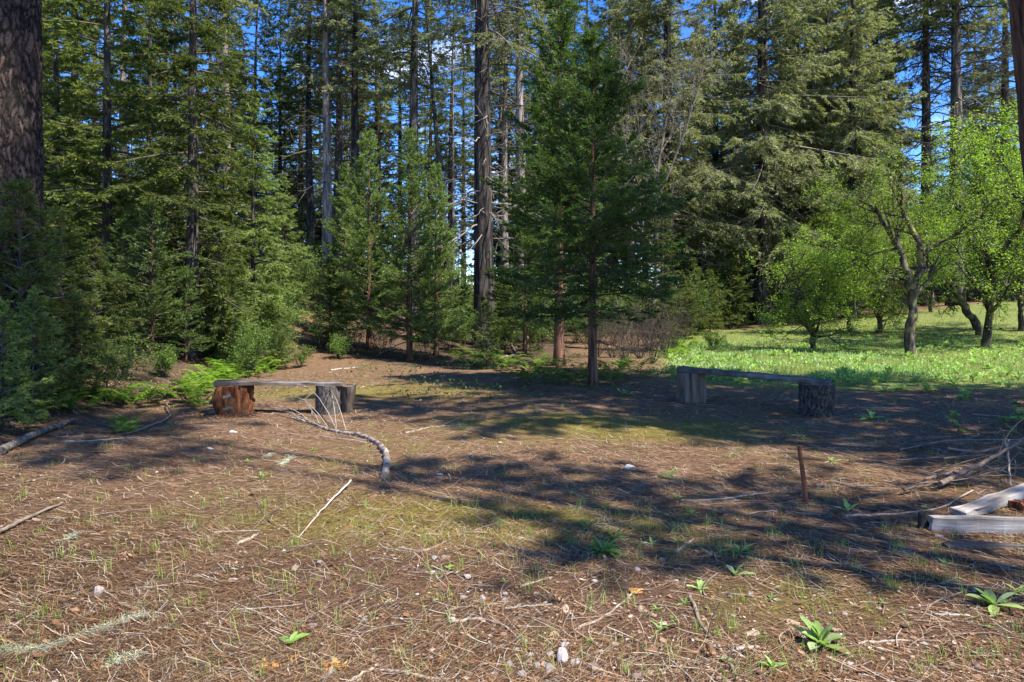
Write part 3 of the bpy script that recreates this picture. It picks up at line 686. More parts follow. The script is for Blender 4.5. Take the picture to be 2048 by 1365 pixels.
tag(rt, 'massive furrowed dark trunk in the middle distance with drooping dead branches', 'tree')
rt = empty('cedar_tree', (6.75, 8.0, float(gz(6.75, 8))))
trunk_mesh(R(75), straight(-.105, .02), 11, .40, 22, 40, .3, .05, top=.3).build('trunk', M['bark_cedar'], rt)
_, cm = conifer(76, 11, .3, 5.6, 1.9, 50, 6, 5, .13, .03, (-4, 35), .15, .15, .6, lean=-.105)
cm.build('crown', [M['cedar_dark'], M['twig']], rt)
tag(rt, 'leaning red brown trunk cut by the right border of the view', 'tree')

# ------------------------------------------------------------------ broadleaf trees
def grow(rng, P0, R0, nk, ln, up, spread, K=5, smin=.3):
    """children of every polyline in P0"""
    B, K0, _ = P0.shape
    bi = np.repeat(np.arange(B), nk); m = len(bi)
    s = rng.uniform(smin, 1.0, m); f = s * (K0 - 1); k0 = np.minimum(f.astype(int), K0 - 2); fr = (f - k0)[:, None]
    b = P0[bi, k0] * (1 - fr) + P0[bi, k0 + 1] * fr
    tan = nrm(P0[bi, k0 + 1] - P0[bi, k0])
    d = tan * .6 + rng.normal(size=(m, 3)) * spread; d[:, 2] += up; d = nrm(d)
    L_ = ln * rng.uniform(.6, 1.25, m)
    t = np.linspace(0, 1, K)
    bend = rng.normal(size=(m, 3)) * .28; bend[:, 2] -= .06
    Q = b[:, None] + d[:, None] * (L_[:, None] * t)[..., None] + bend[:, None] * (L_[:, None] * t ** 2)[..., None]
    r = (R0[bi, k0])[:, None] * .62 * (1 - .75 * t)
    return Q, np.maximum(r, .0025)

def broadleaf(seed, trunks, l1=(7, 1.7), l2=(6, .95), l3=(6, .5), up=.25, spread=.65, nl=9, ll=.075, lw=.045, leafsd=.045, smin=.35, tw=.35):
    rng = R(seed); tm = MB(); cm = MB()
    lv = []
    for pts, r0, r1 in trunks:
        pts = np.array(pts, float); k = 14
        t = np.linspace(0, len(pts) - 1, k); i = np.minimum(t.astype(int), len(pts) - 2); fr = (t - i)[:, None]
        q = pts[i] * (1 - fr) + pts[i + 1] * fr
        q[1:-1] = (q[:-2] + 2 * q[1:-1] + q[2:]) / 4
        q[1:-1] += rng.normal(size=(k - 2, 3)) * r0 * .18
        rr = np.linspace(r0, r1, k) * (1 + rng.normal(size=k) * .06)
        if pts[0][2] < .3: rr[0] *= 1.35
        tubes(tm, q, rr, 9, .5, 0)
        j = np.linspace(0, k - 1, 6).astype(int); lv.append((q[j][None], rr[j][None]))
    P0 = np.concatenate([a for a, _ in lv]); R0 = np.concatenate([b for _, b in lv])
    A, RA = grow(rng, P0, R0, l1[0], l1[1], up, spread, smin=smin)
    Bq, RB = grow(rng, A, RA, l2[0], l2[1], up * .6, spread)
    Cq, RC = grow(rng, Bq, RB, l3[0], l3[1], up * .4, spread, K=4)
    tubes(tm, A, RA, 6, .5, 0); tubes(cm, Bq, RB, 4, np.full(len(Bq), tw), 1); tubes(cm, Cq, np.minimum(RC, .006), 3, np.full(len(Cq), tw), 1)
    allp = np.concatenate([Cq.reshape(-1, 4, 3)[:, 1:].reshape(-1, 3), Bq[:, 3:].reshape(-1, 3)])
    li = np.repeat(np.arange(len(allp)), nl)
    li = li[rng.random(len(li)) < .35 + .65 * rng.random(len(allp))[li]]
    n = len(li)
    C = allp[li] + rng.normal(size=(n, 3)) * leafsd
    D = rng.normal(size=(n, 3)); D[:, 2] = D[:, 2] * .5 - .1
    v = np.clip(.25 + .4 * rng.random(len(allp))[li] + rng.normal(size=n) * .18, 0, 1)
    leaves(cm, C, D, ll * rng.uniform(.6, 1.25, n), lw * rng.uniform(.7, 1.25, n), v, 0, rng, 1.6, .5)
    return tm, cm
def bproto(bark, leafm, *a, **k):
    tm, cm = broadleaf(*a, **k)
    return [('trunk', tm.build('trunk', bark, link=False)), ('crown', cm.build('crown', [leafm, M['twig']], link=False))]
# the main apple tree: S-curved trunk that forks
P['apple_main'] = bproto(M['bark_apple'], M['apple'], 81, [([(0, 0, -.1), (-.08, 0, .7), (.12, .05, 1.4), (.05, 0, 2.0), (.32, 0, 2.5)], .145, .10),
    ([(.0, 0, 1.9), (-.15, .1, 2.8), (-.5, .2, 3.5), (-1.0, .1, 4.3)], .11, .04), ([(.32, 0, 2.5), (.3, .1, 3.3), (-.1, .3, 4.2), (-.35, .2, 5.2)], .11, .03), ([(.35, 0, 2.9), (1.0, -.1, 3.4), (1.9, -.2, 3.7)], .06, .02)],
    l1=(6, 1.45), l2=(5, .85), l3=(6, .5), nl=8, ll=.062, lw=.036, smin=.3, up=.15)
P['apple_b'] = bproto(M['bark_apple'], M['apple'], 82, [([(0, 0, -.1), (-.08, 0, .7), (-.15, 0, 1.1)], .095, .075), ([(-.12, 0, 1.0), (-.6, .1, 1.7), (-1.1, 0, 2.5)], .07, .03), ([(-.12, 0, 1.0), (.3, .1, 1.9), (.5, 0, 2.9)], .07, .03), ([(-.1, 0, .9), (-.1, -.5, 1.7), (0, -.9, 2.3)], .05, .02)],
    l1=(7, 1.1), l2=(6, .75), l3=(6, .42), nl=8, ll=.062, lw=.036, smin=.25, up=.12)
P['apple_c'] = bproto(M['bark_apple'], M['apple'], 83, [([(0, 0, -.1), (.1, 0, 1.0), (.0, .1, 2.0)], .10, .07), ([(0, .1, 1.9), (-.6, .1, 2.9), (-.9, 0, 4.0)], .07, .025), ([(0, .1, 1.9), (.7, .2, 2.9), (1.1, 0, 4.0)], .07, .025), ([(0, .1, 1.9), (.1, -.3, 3.2), (0, 0, 4.8)], .07, .02)],
    l1=(7, 1.35), l2=(6, .85), l3=(6, .45), nl=8, ll=.062, lw=.036, smin=.3, up=.2)
P['apple_lean'] = bproto(M['bark_apple'], M['apple'], 84, [([(.35, 0, -.1), (.05, 0, .55), (-.35, 0, 1.15), (-.55, 0, 1.55)], .15, .11), ([(-.5, 0, 1.5), (-.72, 0, 2.3), (-.9, 0, 3.0)], .07, .03), ([(-.5, 0, 1.45), (-1.1, -.05, 1.6), (-1.9, -.1, 1.75), (-2.4, -.1, 1.6)], .09, .035)],
    l1=(4, 1.1), l2=(5, .6), l3=(5, .4), nl=5, smin=.6, up=.35)
apl = [('apple_main', 1822, 19.6, 1.0, 0, 'apple tree with a dark S curved trunk forking low, middle of the meadow'),
       ('apple_b', 1628, 21.3, 1.0, .2, 'low bushy apple tree with a crooked trunk, nearest the plank bench'),
       ('apple_b', 1757, 26.5, 1.05, 2.0, 'apple tree with a pale upright trunk behind the S curved one'),
       ('apple_lean', 1945, 24.5, 1.0, 0, 'apple tree with a mossy trunk leaning sideways and a horizontal bare limb'),
       ('apple_c', 2042, 25.0, 1.05, 1, 'tall apple tree at the upper end of the meadow, leafy from the waist up'),
       ('apple_c', 1712, 31, .95, 2.5, 'slim apple tree far back near the woods beside a bare twiggy bush'),
       ('apple_c', 1862, 32, .95, 4, 'short stubby apple tree far back between the S curved and leaning ones'),
       ('apple_c', 1972, 21.5, 1.28, 5.1, 'bright leafy tree overhanging the meadow near the leaning red brown trunk'),
       ('apple_c', 1700, 27, .9, 3.3, 'bushy apple tree with hidden trunk between the low crooked and S curved ones')]
for k, px, d, s, rz, lab in apl: tree('apple_tree', k, px, d, s, lab, rz=rz)
tree('apple_tree', 'apple_c', 2150, 22, 1.2, 'leafy apple tree just outside the view beyond the leaning one')
P['oak'] = bproto(M['bark_light'], M['dry_oak'], 85, [([(0, 0, -.1), (.3, 0, 3), (.2, 0, 6), (.8, .2, 9)], .09, .03), ([(.2, 0, 5), (1.4, 0, 8), (2.2, 0, 11)], .045, .015), ([(.3, 0, 4), (-.9, 0, 7), (-1.2, 0, 10)], .045, .015)],
    l1=(10, 2.6), l2=(7, 1.3), l3=(5, .6), nl=1, ll=.09, lw=.06, up=.5, tw=.85)
tree('oak_tree', 'oak', 1300, 25.5, 1.0, 'pale branched oak just coming into leaf behind the dark cedars', rz=0)

# ------------------------------------------------------------------ shrubs
def shrub(seed, n, h, w, nl, ll, lw, leafm, up=.8):
    rng = R(seed); mb = MB()
    K = 6; t = np.linspace(0, 1, K)
    az = rng.uniform(0, 6.28, n); o = rng.uniform(.3, 1, n) * w
    tip = np.stack([np.cos(az) * o, np.sin(az) * o, h * rng.uniform(.5, 1.05, n)], -1)
    b = np.stack([np.cos(az), np.sin(az), 0 * az], -1) * (.06 * w)
    Q = b[:, None] + (tip - b)[:, None] * t[:, None] + rng.normal(size=(n, 1, 3)) * .12 * h * (t * (1 - t))[:, None] * 2
    tubes(mb, Q, np.full(n, .008)[:, None] * (1 - .7 * t), 4, rng.uniform(.1, .6, n), 1)
    C2, R2 = grow(rng, Q, np.full((n, K), .006), 6, h * .3, up * .3, .6, K=4)
    tubes(mb, C2, np.minimum(R2, .004), 3, np.full(len(C2), .3), 1)
    pts = np.concatenate([C2[:, 1:].reshape(-1, 3), Q[:, 3:].reshape(-1, 3)])
    li = np.repeat(np.arange(len(pts)), nl); m = len(li)
    C = pts[li] + rng.normal(size=(m, 3)) * .035
    D = rng.normal(size=(m, 3)); D[:, 2] = D[:, 2] * .5 + .1
    leaves(mb, C, D, ll * rng.uniform(.6, 1.2, m), lw * rng.uniform(.7, 1.2, m), np.clip(rng.normal(size=m) * .25 + .5, 0, 1), 0, rng, 1.5, .5)
    return mb.build('shrub', [leafm, M['twig']], link=False)
SH = {'a': shrub(91, 18, 1.2, .6, 9, .055, .03, M['shrub']), 'b': shrub(92, 24, 1.8, .8, 8, .06, .032, M['shrub']), 'c': shrub(93, 14, .6, .4, 8, .045, .025, M['shrub']),
      'd': shrub(94, 16, 1.3, .7, 6, .05, .03, M['shade_shrub']), 'bare': shrub(95, 26, 1.5, .9, 0, .05, .02, M['shrub'])}
def sh(k, px, d, s, label, group=None):
    return place_one('shrub', SH[k], atd(px, d), rs.uniform(0, 6), s, label, 'shrub', group)
sh('d', 205, 9.6, .62, 'dark shrub with yellow green leaf tips on the shaded bank near the pine')
tree('fir_sapling', 'sap_b', 66, 7.9, .75, 'low yellow tipped sapling in front of the plated pine trunk', cat='sapling')
tree('fir_sapling', 'sap_a', 150, 9.3, .55, 'low dark sapling between the pine and the bank ferns', cat='sapling')
tree('fir_sapling', 'sap_b', 5, 7.3, .7, 'yellow tipped sapling cut by the left border under the pine', cat='sapling')
sh('c', 242, 11.0, .9, 'pale low shrub on the brown bank beneath the small cedar')
sh('c', 330, 12.0, .8, 'low shrub at the foot of the small light green cedar')
sh('a', 500, 13.6, .8, 'thin leafy shrub behind the bright ferns near the bench')
sh('c', 600, 15.6, .75, 'wispy shrub beside the trail just uphill of the bench')
for px, d, k, s in ((545, 15.6, 'b', .6), (530, 17.3, 'b', .9), (560, 16.4, 'c', .9), (560, 21, 'a', 1.1), (590, 24, 'b', 1.0), (630, 25, 'b', 1.1), (575, 27, 'b', 1.2), (540, 19, 'a', 1.0), (525, 23, 'b', 1.1), (645, 22, 'a', .8), (600, 29, 'b', 1.2), (665, 27, 'b', .9)):
    sh(k, px, d, s, 'sunlit leafy shrub crowding the upper trail', 'sunlit shrubs along the upper trail')
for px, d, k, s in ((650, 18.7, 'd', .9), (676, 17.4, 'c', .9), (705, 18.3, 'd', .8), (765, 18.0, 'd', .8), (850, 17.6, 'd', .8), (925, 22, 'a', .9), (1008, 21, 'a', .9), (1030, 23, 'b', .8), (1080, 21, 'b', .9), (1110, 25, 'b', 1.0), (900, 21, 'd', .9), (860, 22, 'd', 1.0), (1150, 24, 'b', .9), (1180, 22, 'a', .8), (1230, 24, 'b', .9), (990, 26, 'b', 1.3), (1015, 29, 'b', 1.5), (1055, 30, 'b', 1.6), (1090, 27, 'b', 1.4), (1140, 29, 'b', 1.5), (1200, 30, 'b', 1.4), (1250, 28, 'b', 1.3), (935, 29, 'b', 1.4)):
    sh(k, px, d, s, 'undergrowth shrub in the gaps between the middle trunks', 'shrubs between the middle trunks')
for px, d, s in ((1250, 17.0, .9), (1280, 18.4, 1.0), (1305, 16.8, .75), (1330, 19.5, 1.0), (1265, 20, 1.1), (1225, 18.5, .9), (1350, 22, 1.0), (1300, 21, 1.1), (1195, 19, .9)):
    sh('bare', px, d, s, 'leafless tangle of grey twigs on the brushy ground behind the dark cedars', 'bare twig tangles behind the dark cedars')
for px, d, s in ((1690, 33, 1.2), (1715, 34, 1.3), (1800, 38, 1.3), (1850, 37, 1.4), (1900, 39, 1.3), (1960, 38, 1.3), (1660, 34, 1.0)):
    sh('bare', px, d, s, 'leafless grey bush along the far edge of the meadow', 'bare bushes along the far meadow edge')
for px, d, k, s in ((1560, 36, 'd', 1.2), (1620, 36, 'd', 1.2), (1480, 32, 'd', 1.1), (1410, 31, 'b', 1.3), (1375, 27, 'b', 1.2), (1450, 33, 'b', 1.4), (1490, 35, 'b', 1.4), (1770, 40, 'd', 1.3), (2000, 40, 'd', 1.4), (1930, 42, 'd', 1.4)):
    sh(k, px, d, s, 'shaded leafy shrub at the foot of the firs beyond the meadow', 'shaded shrubs beyond the meadow')
sh('c', 1428, 21.5, .9, 'small pale green bush at the far edge of the meadow by the thick trunk')

# ------------------------------------------------------------------ ferns
def fern(seed, nf, ln):
    rng = R(seed); mb = MB()
    for i in range(nf):
        az = i / nf * 6.28 + rng.normal() * .4; l = ln * rng.uniform(.7, 1.2); rise = rng.uniform(.35, .6)
        t = np.linspace(0, 1, 9)
        d = np.array([math.cos(az), math.sin(az), 0]); sd = np.array([-d[1], d[0], 0])
        Q = d * (l * t)[:, None] * .9; Q[:, 2] = l * rise * np.sin(t * 2.0)
        tubes(mb, Q, .004 * (1 - .8 * t), 3, .3, 0)
        u = np.linspace(.28, .98, 13)
        b = np.stack([np.interp(u, t, Q[:, j]) for j in range(3)], -1)
        for sgn in (-1, 1):
            pl = l * .42 * (1.05 - u) ** .8 + .01
            D = sd * sgn + d * .45 + np.array([0, 0, -.12]) + rng.normal(size=(13, 3)) * .06
            leaves(mb, b, D, pl, .25 * pl + .014, np.clip(rng.normal(size=13) * .2 + .5, 0, 1), 0, rng, 6, .35)
            # pinnules
            for q in (.35, .6, .82):
                c = b + nrm(D) * (pl * q)[:, None]
                for s2 in (-1, 1):
                    leaves(mb, c, d * s2 + sd * sgn * .5, pl * .30 * (1.1 - q), .012 + .05 * pl, np.clip(rng.normal(size=13) * .2 + .55, 0, 1), 0, rng, 6, .4)
    return mb.build('fern', M['fern'], link=False)
FE = [fern(101, 5, .5), fern(102, 6, .42), fern(103, 4, .55)]
def ferns(pts, sc, label, group, jit=8):
    for i, (px, py) in enumerate(pts):
        place_one('fern', FE[i % 3], at(px + rs.normal() * jit, py + rs.normal() * 1.5), rs.uniform(0, 6), sc * rs.uniform(.75, 1.2), label, 'fern', group)
ferns([(398, 800), (410, 785), (425, 770), (440, 760), (458, 754), (475, 750), (495, 746), (515, 744), (535, 742), (550, 740), (405, 770), (430, 752), (455, 745), (480, 742), (505, 750), (420, 805), (400, 815), (382, 806), (445, 772), (470, 762), (390, 790), (525, 752), (412, 758), (372, 792)], .95,
      'vivid sunlit bracken fern in the patch behind the log bench', 'bracken patch behind the log bench')
ferns([(240, 855), (255, 868)], .75, 'bright fern standing alone on the needles below the bank', 'bright ferns alone below the bank', 3)
ferns([(215, 812), (240, 802), (165, 826), (150, 815), (60, 838), (30, 828), (80, 812), (290, 806), (330, 800), (200, 790), (115, 820), (20, 800), (270, 815)], .85, 'fern on the shaded bank at the foot of the firs', 'ferns on the shaded bank')
ferns([(1090, 757), (1060, 748), (1035, 742), (1010, 736), (1080, 735), (1140, 742), (1160, 750), (1215, 745), (1240, 752), (1265, 748), (1280, 757), (1225, 765), (1100, 766), (1150, 765), (950, 715), (930, 722), (905, 716), (990, 718), (960, 728), (880, 730), (1000, 750), (1050, 768), (1245, 738), (1205, 756), (940, 735), (1070, 725), (1025, 724)], .95,
      'shaded fern under the dark cedars', 'shaded ferns under the dark cedars')
ferns([(1330, 702), (1345, 695), (1362, 690), (1340, 712), (1375, 700), (1318, 715), (1355, 715), (1390, 694)], 1.0, 'sunlit fern where the meadow meets the dark cedars', 'sunlit ferns at the meadow corner')

# ------------------------------------------------------------------ benches
def box(mb, c, s, rot=None, v=.5, mi=0, bev=.006, seg=1, rng=None, wob=0.0):
    nx_ = max(2, int(s[0] / .12) + 1)
    xs = np.linspace(-s[0] / 2, s[0] / 2, nx_)
    b = bev
    sy, sz = s[1] / 2, s[2] / 2
    ring = np.array([(-sy + b, -sz), (sy - b, -sz), (sy, -sz + b), (sy, sz - b), (sy - b, sz), (-sy + b, sz), (-sy, sz - b), (-sy, -sz + b)])
    V = np.zeros((nx_, 8, 3)); V[:, :, 0] = xs[:, None]; V[:, :, 1:] = ring
    if rng is not None:
        V[:, :, 1:] += np.repeat(rng.normal(size=(nx_, 4, 2)) * wob, 2, 1)
        V[[0, -1], :, 0] += rng.normal(size=(2, 8)) * wob * 1.5
    V = V.reshape(-1, 3)
    if rot is not None: V = V @ np.array(rot).T
    V = V + np.array(c)
    i = np.arange(nx_ * 8).reshape(nx_, 8)
    F = np.stack([i[:-1], np.roll(i[:-1], -1, 1), np.roll(i[1:], -1, 1), i[1:]], -1).reshape(-1, 4)[:, ::-1]
    mb.add(V, F, v, mi)
    for k, rv in ((0, 1), (nx_ - 1, -1)):
        r = i[k][::rv]
        mb.add(V[r], [[0, 1, 2, 3], [0, 3, 4, 7], [4, 5, 6, 7]], v, mi)
def xrot(dv):
    x = nrm(np.array(dv, float)); z0 = np.array([0, 0, 1.]); y = nrm(np.cross(z0, x)); z = np.cross(x, y)
    return np.stack([x, y, z], 1)

def stump(seed, r, h, mats, top_r=None, rough=.07, n=30, k=9, tilt=(0, 0), bite=None, jag=0.0):
    rng = R(seed); mb = MB()
    a = np.arange(n) / n * 2 * np.pi
    base = 1 + rough * (np.sin(2 * a + rng.random() * 6) + .7 * np.sin(3 * a + rng.random() * 6) + .5 * np.sin(5 * a + rng.random() * 6) + rng.normal(size=n) * .35)
    if bite is not None: base *= 1 - bite[1] * np.exp(-((np.angle(np.exp(1j * (a - bite[0])))) / .45) ** 2)
    t = np.linspace(0, 1, k)
    rr = (r + ((top_r or r) - r) * t)[:, None] * base * (1 + rng.normal(size=(k, n)) * rough * .22)
    if jag: rr = rr * (1 + jag * rng.normal(size=n)[None] * (.4 + .6 * np.sin(t * 3)[:, None])) * (1 + jag * np.sin(a * 2 + 4 * t[:, None]) * np.sin(a * 5 + 2))
    z = t[:, None] * h + np.where(t[:, None] == 1, (np.cos(a) * tilt[0] + np.sin(a) * tilt[1]) * r, 0) - .06 * (t[:, None] == 0)
    V = np.stack([rr * np.cos(a), rr * np.sin(a), z + 0 * rr], -1)
    i = np.arange(k * n).reshape(k, n)
    mb.add(V, np.stack([i[:-1], np.roll(i[:-1], -1, 1), np.roll(i[1:], -1, 1), i[1:]], -1).reshape(-1, 4), .5, 0, True)
    # cut face with rings
    prev = V[-1]
    cen = prev.mean(0)
    for q, v in ((.82, .25), (.6, .8), (.35, .45), (.12, .7)):
        nxt = cen + (V[-1] - cen) * q; nxt[:, 2] += rng.normal(size=n) * .003
        W = np.vstack([prev, nxt]); j = np.arange(n)
        mb.add(W, np.stack([j, (j + 1) % n, (j + 1) % n + n, j + n], -1), np.clip(v + rng.normal(size=n) * .15, 0, 1), 1)
        prev = nxt
    mb.add(np.vstack([prev, cen]), np.stack([np.arange(n), (np.arange(n) + 1) % n, np.full(n, n)], -1), .3, 1)
    return mb

# right bench
a0, a1 = at(1381, 803), at(1634, 828)
br = empty('plank_bench', (a0 + a1) / 2); o = np.array(br.location)
h0, h1 = .435, .405
for (a, h, sd, mat, r, tr) in ((a0, h0, 111, 'stump_split', .215, .20), (a1, h1, 112, 'stump_dark', .215, .225)):
    st_ = stump(sd, r, h, None, tr, .035 if mat == 'stump_dark' else .06).build('stump_leg', [M[mat], M['endgrain']], br, tuple(a - br.location))
    st_['label'] = 'split bare wood stump leg' if mat == 'stump_split' else 'dark bark covered stump leg'
pv = np.array(a1) - np.array(a0); pv[2] += h1 - h0
L_ = np.linalg.norm(pv); ux = pv / L_
mb = MB(); box(mb, (0, 0, 0), (L_ + .32, .29, .062), None, .5, 0, .006, rng=R(113), wob=.004)
pl = mb.build('seat_plank', M['plank'], br)
pl.rotation_mode = 'QUATERNION'
pl.rotation_quaternion = Vector(ux).to_track_quat('X', 'Z')
pl.location = (a0 + a1) / 2 - br.location + Vector((0, 0, (h0 + h1) / 2 + .032))
tag(br, 'weathered grey plank bench on two log stumps beside the meadow', 'bench')
# left bench
a0, a1 = at(468, 826), at(656, 826)
bl_ = empty('log_bench', (a0 + a1) / 2)
s0 = stump(121, .235, .37, None, .23, .12, n=44, k=14, bite=(5.6, .4), jag=.10).build('stump_leg', [M['rotten'], M['rotten']], bl_, tuple(a0 - bl_.location)); s0['label'] = 'rotten red brown stump leg with broken knots'
mbk = MB(); rk = R(122)
for zz, ln, vv in ((.255, .24, .5), (.10, .26, .25)):
    t = np.linspace(0, 1, 6)[:, None]
    q = np.array([.06, -.225, zz]) + np.array([-.28, .02, -.07]) * t * ln / .24 + rk.normal(size=(6, 3)) * .006
    tubes(mbk, q, np.array([.02, .034, .038, .036, .033, .028]), 9, vv, 0, True, True)
mbk.build('broken_knot', M['stick'], s0)
s1 = stump(123, .175, .37, None, .17, .03).build('stump_leg', [M['stump_grey'], M['endgrain']], bl_, tuple(a1 - bl_.location)); s1['label'] = 'grey bark covered stump leg'
s2 = stump(124, .075, .36, None, .135, .18, bite=(4.2, .4)).build('split_slab', [M['stump_split'], M['endgrain']], s1, (.24, .06, 0))
L_ = (a1 - a0).length
mb = MB(); box(mb, (0, 0, 0), (L_ + .42, .26, .045), None, .5, 0, .005, rng=R(125), wob=.004)
pl = mb.build('seat_plank', M['plank'], bl_, Vector((-.02, 0, .37 + .028 + (a0.z - bl_.location.z + a1.z - bl_.location.z) / 2)))
pl.rotation_mode = 'QUATERNION'; pl.rotation_quaternion = (a1 - a0).to_track_quat('X', 'Z')
tag(bl_, 'narrow plank bench on one rotten orange stump and one grey stump', 'bench')

# rusty stake
g = at(1614, 1004)
mb = MB(); t = np.linspace(0, 1, 8)
top = np.array([-.057, .0, .415])
tubes(mb, np.array([[0, 0, -.05]]) + (top + np.array([0, 0, .05])) * t[:, None] + R(7).normal(size=(8, 3)) * .0006, np.full(8, .0165), 12, R(8).uniform(0, 1, 1).repeat(1)[0], 0, True, True)
tag(mb.build('stake', M['rust'], None, g), 'rusty iron stake leaning in the needles in front of the plank bench', 'stake')

# weathered beams at the lower right
def beam(pa, pb, w, h, lab, mat='beam', zoff=0.0, nm='beam', seed=0):
    pa, pb = Vector(pa), Vector(pb); d = pb - pa
    mb = MB(); box(mb, (0, 0, 0), (d.length, w, h), None, .5, 0, .006, rng=R(seed), wob=.005)
    ob = mb.build(nm, M[mat], None, (pa + pb) / 2 + Vector((0, 0, h / 2 + zoff)))
    ob.rotation_mode = 'QUATERNION'; ob.rotation_quaternion = d.to_track_quat('X', 'Z')
    return tag(ob, lab, 'beam')
pa = at(1918, 1036); pb = Vector((pa.x + .95, pa.y + .42, pa.z + .11))
beam(pa, pb, .11, .05, 'bleached grey beam slanting up out of the needles, resting on the lower boards', seed=131)
pa = at(1862, 1062); beam(pa, at(2150, 1072), .045, .10, 'weathered grey board lying on edge across the needles with a mossy end', seed=132)
pa = at(1890, 1097); beam(pa, at(2140, 1102), .04, .028, 'thin half buried board in front of the board on edge', 'plank', seed=133)
g = at(1846, 1057); mb = stump(134, .035, .10, None, .03, .2)
tag(mb.build('wood_chunk', [M['char'], M['char']], None, g), 'black charred block at the mossy end of the board on edge', 'wood chunk')
g = at(2040, 1020)
mb = stump(135, .075, .06, None, .06, .25)
tag(mb.build('wood_chunk', [M['rotten'], M['rotten']], None, g), 'crumbling red brown wood chunk under the slanting beam', 'wood chunk')

# ------------------------------------------------------------------ fallen wood
def polyline(pts, k):
    pts = np.array(pts, float); n = len(pts)
    s = np.concatenate([[0], np.cumsum(np.linalg.norm(np.diff(pts, axis=0), axis=1))])
    t = np.linspace(0, s[-1], k)
    q = np.stack([np.interp(t, s, pts[:, j]) for j in range(3)], -1)
    for _ in range(2): q[1:-1] = (q[:-2] + 2 * q[1:-1] + q[2:]) / 4
    return q
def stick(name, ppts, r0, r1, label, v=.6, lift=0.0, twigs=0, seed=0, mat='stick', wob=.25, group=None, cat='stick', n=7, k=None):
    rng = R(seed + 500)
    pts = []
    for q in ppts:
        g = at(q[0], q[1]); pts.append((g.x, g.y, g.z + (q[2] if len(q) > 2 else 0)))
    org = np.array(pts[0])
    k = k or 6 + 5 * (len(pts) - 1)
    q = polyline(pts, k) - org
    rr = np.linspace(r0, r1, k)
    q[:, 2] += rr * .55 + lift
    q += rng.normal(size=(k, 3)) * (r0 * wob)
    rr = rr * (1 + rng.normal(size=k) * .09)
    mb = MB(); tubes(mb, q, rr, n, v, 0, True, True)
    if twigs:
        Q, RQ = grow(rng, q[None], rr[None] * .6, twigs, np.linalg.norm(q[-1] - q[0]) * .22, .15, .45, K=5, smin=.25)
        Q[:, :, 2] = np.maximum(Q[:, :, 2], .004 + gz(Q[:, :, 0] + org[0], Q[:, :, 1] + org[1]) - org[2])
        tubes(mb, Q, np.minimum(RQ, r0 * .4), 4, np.full(len(Q), min(1, v + .15)), 0)
    return tag(mb.build(name, M[mat], None, tuple(org)), label, cat, group)
# big curved branch by the log bench
fb = stick('fallen_branch', [(768, 958), (774, 935), (773, 912), (760, 893), (740, 880), (715, 873), (690, 868), (655, 862), (620, 848), (585, 838)], .036, .014, 'thick snake like fallen branch curving away from the log bench', .42, 0, 0, 141, mat='bark_light', wob=.13, cat='branch', n=12, k=60)
rng = R(142); mb = MB(); org = np.array(fb.location)
for (x0, y0, x1, y1, hh) in ((650, 860, 500, 812, .05), (673, 862, 560, 800, .34), (655, 858, 545, 815, .24), (640, 853, 575, 815, .18), (690, 864, 640, 802, .30), (672, 862, 655, 800, .26), (620, 848, 520, 820, .12), (600, 842, 490, 815, .08), (630, 850, 600, 812, .16), (735, 890, 560, 872, .03)):
    A = np.array(at(x0, y0)) - org; B = np.array(at(x1, y1)) - org
    t = np.linspace(0, 1, 9)[:, None]
    q = A + (B - A) * t; q[:, 2] += hh * np.sin(t[:, 0] ** .8 * 2.8) + .015
    q += rng.normal(size=(9, 3)) * .006
    tubes(mb, q, .0065 * (1 - .75 * t[:, 0]), 5, .95, 0)
    Q, RQ = grow(rng, q[None], np.full((1, 9), .003), 4, .16, .1, .5, K=4); tubes(mb, Q, np.full(RQ.shape, .002), 3, np.full(len(Q), .9), 0)
mb.build('side_branch', M['stick'], fb)
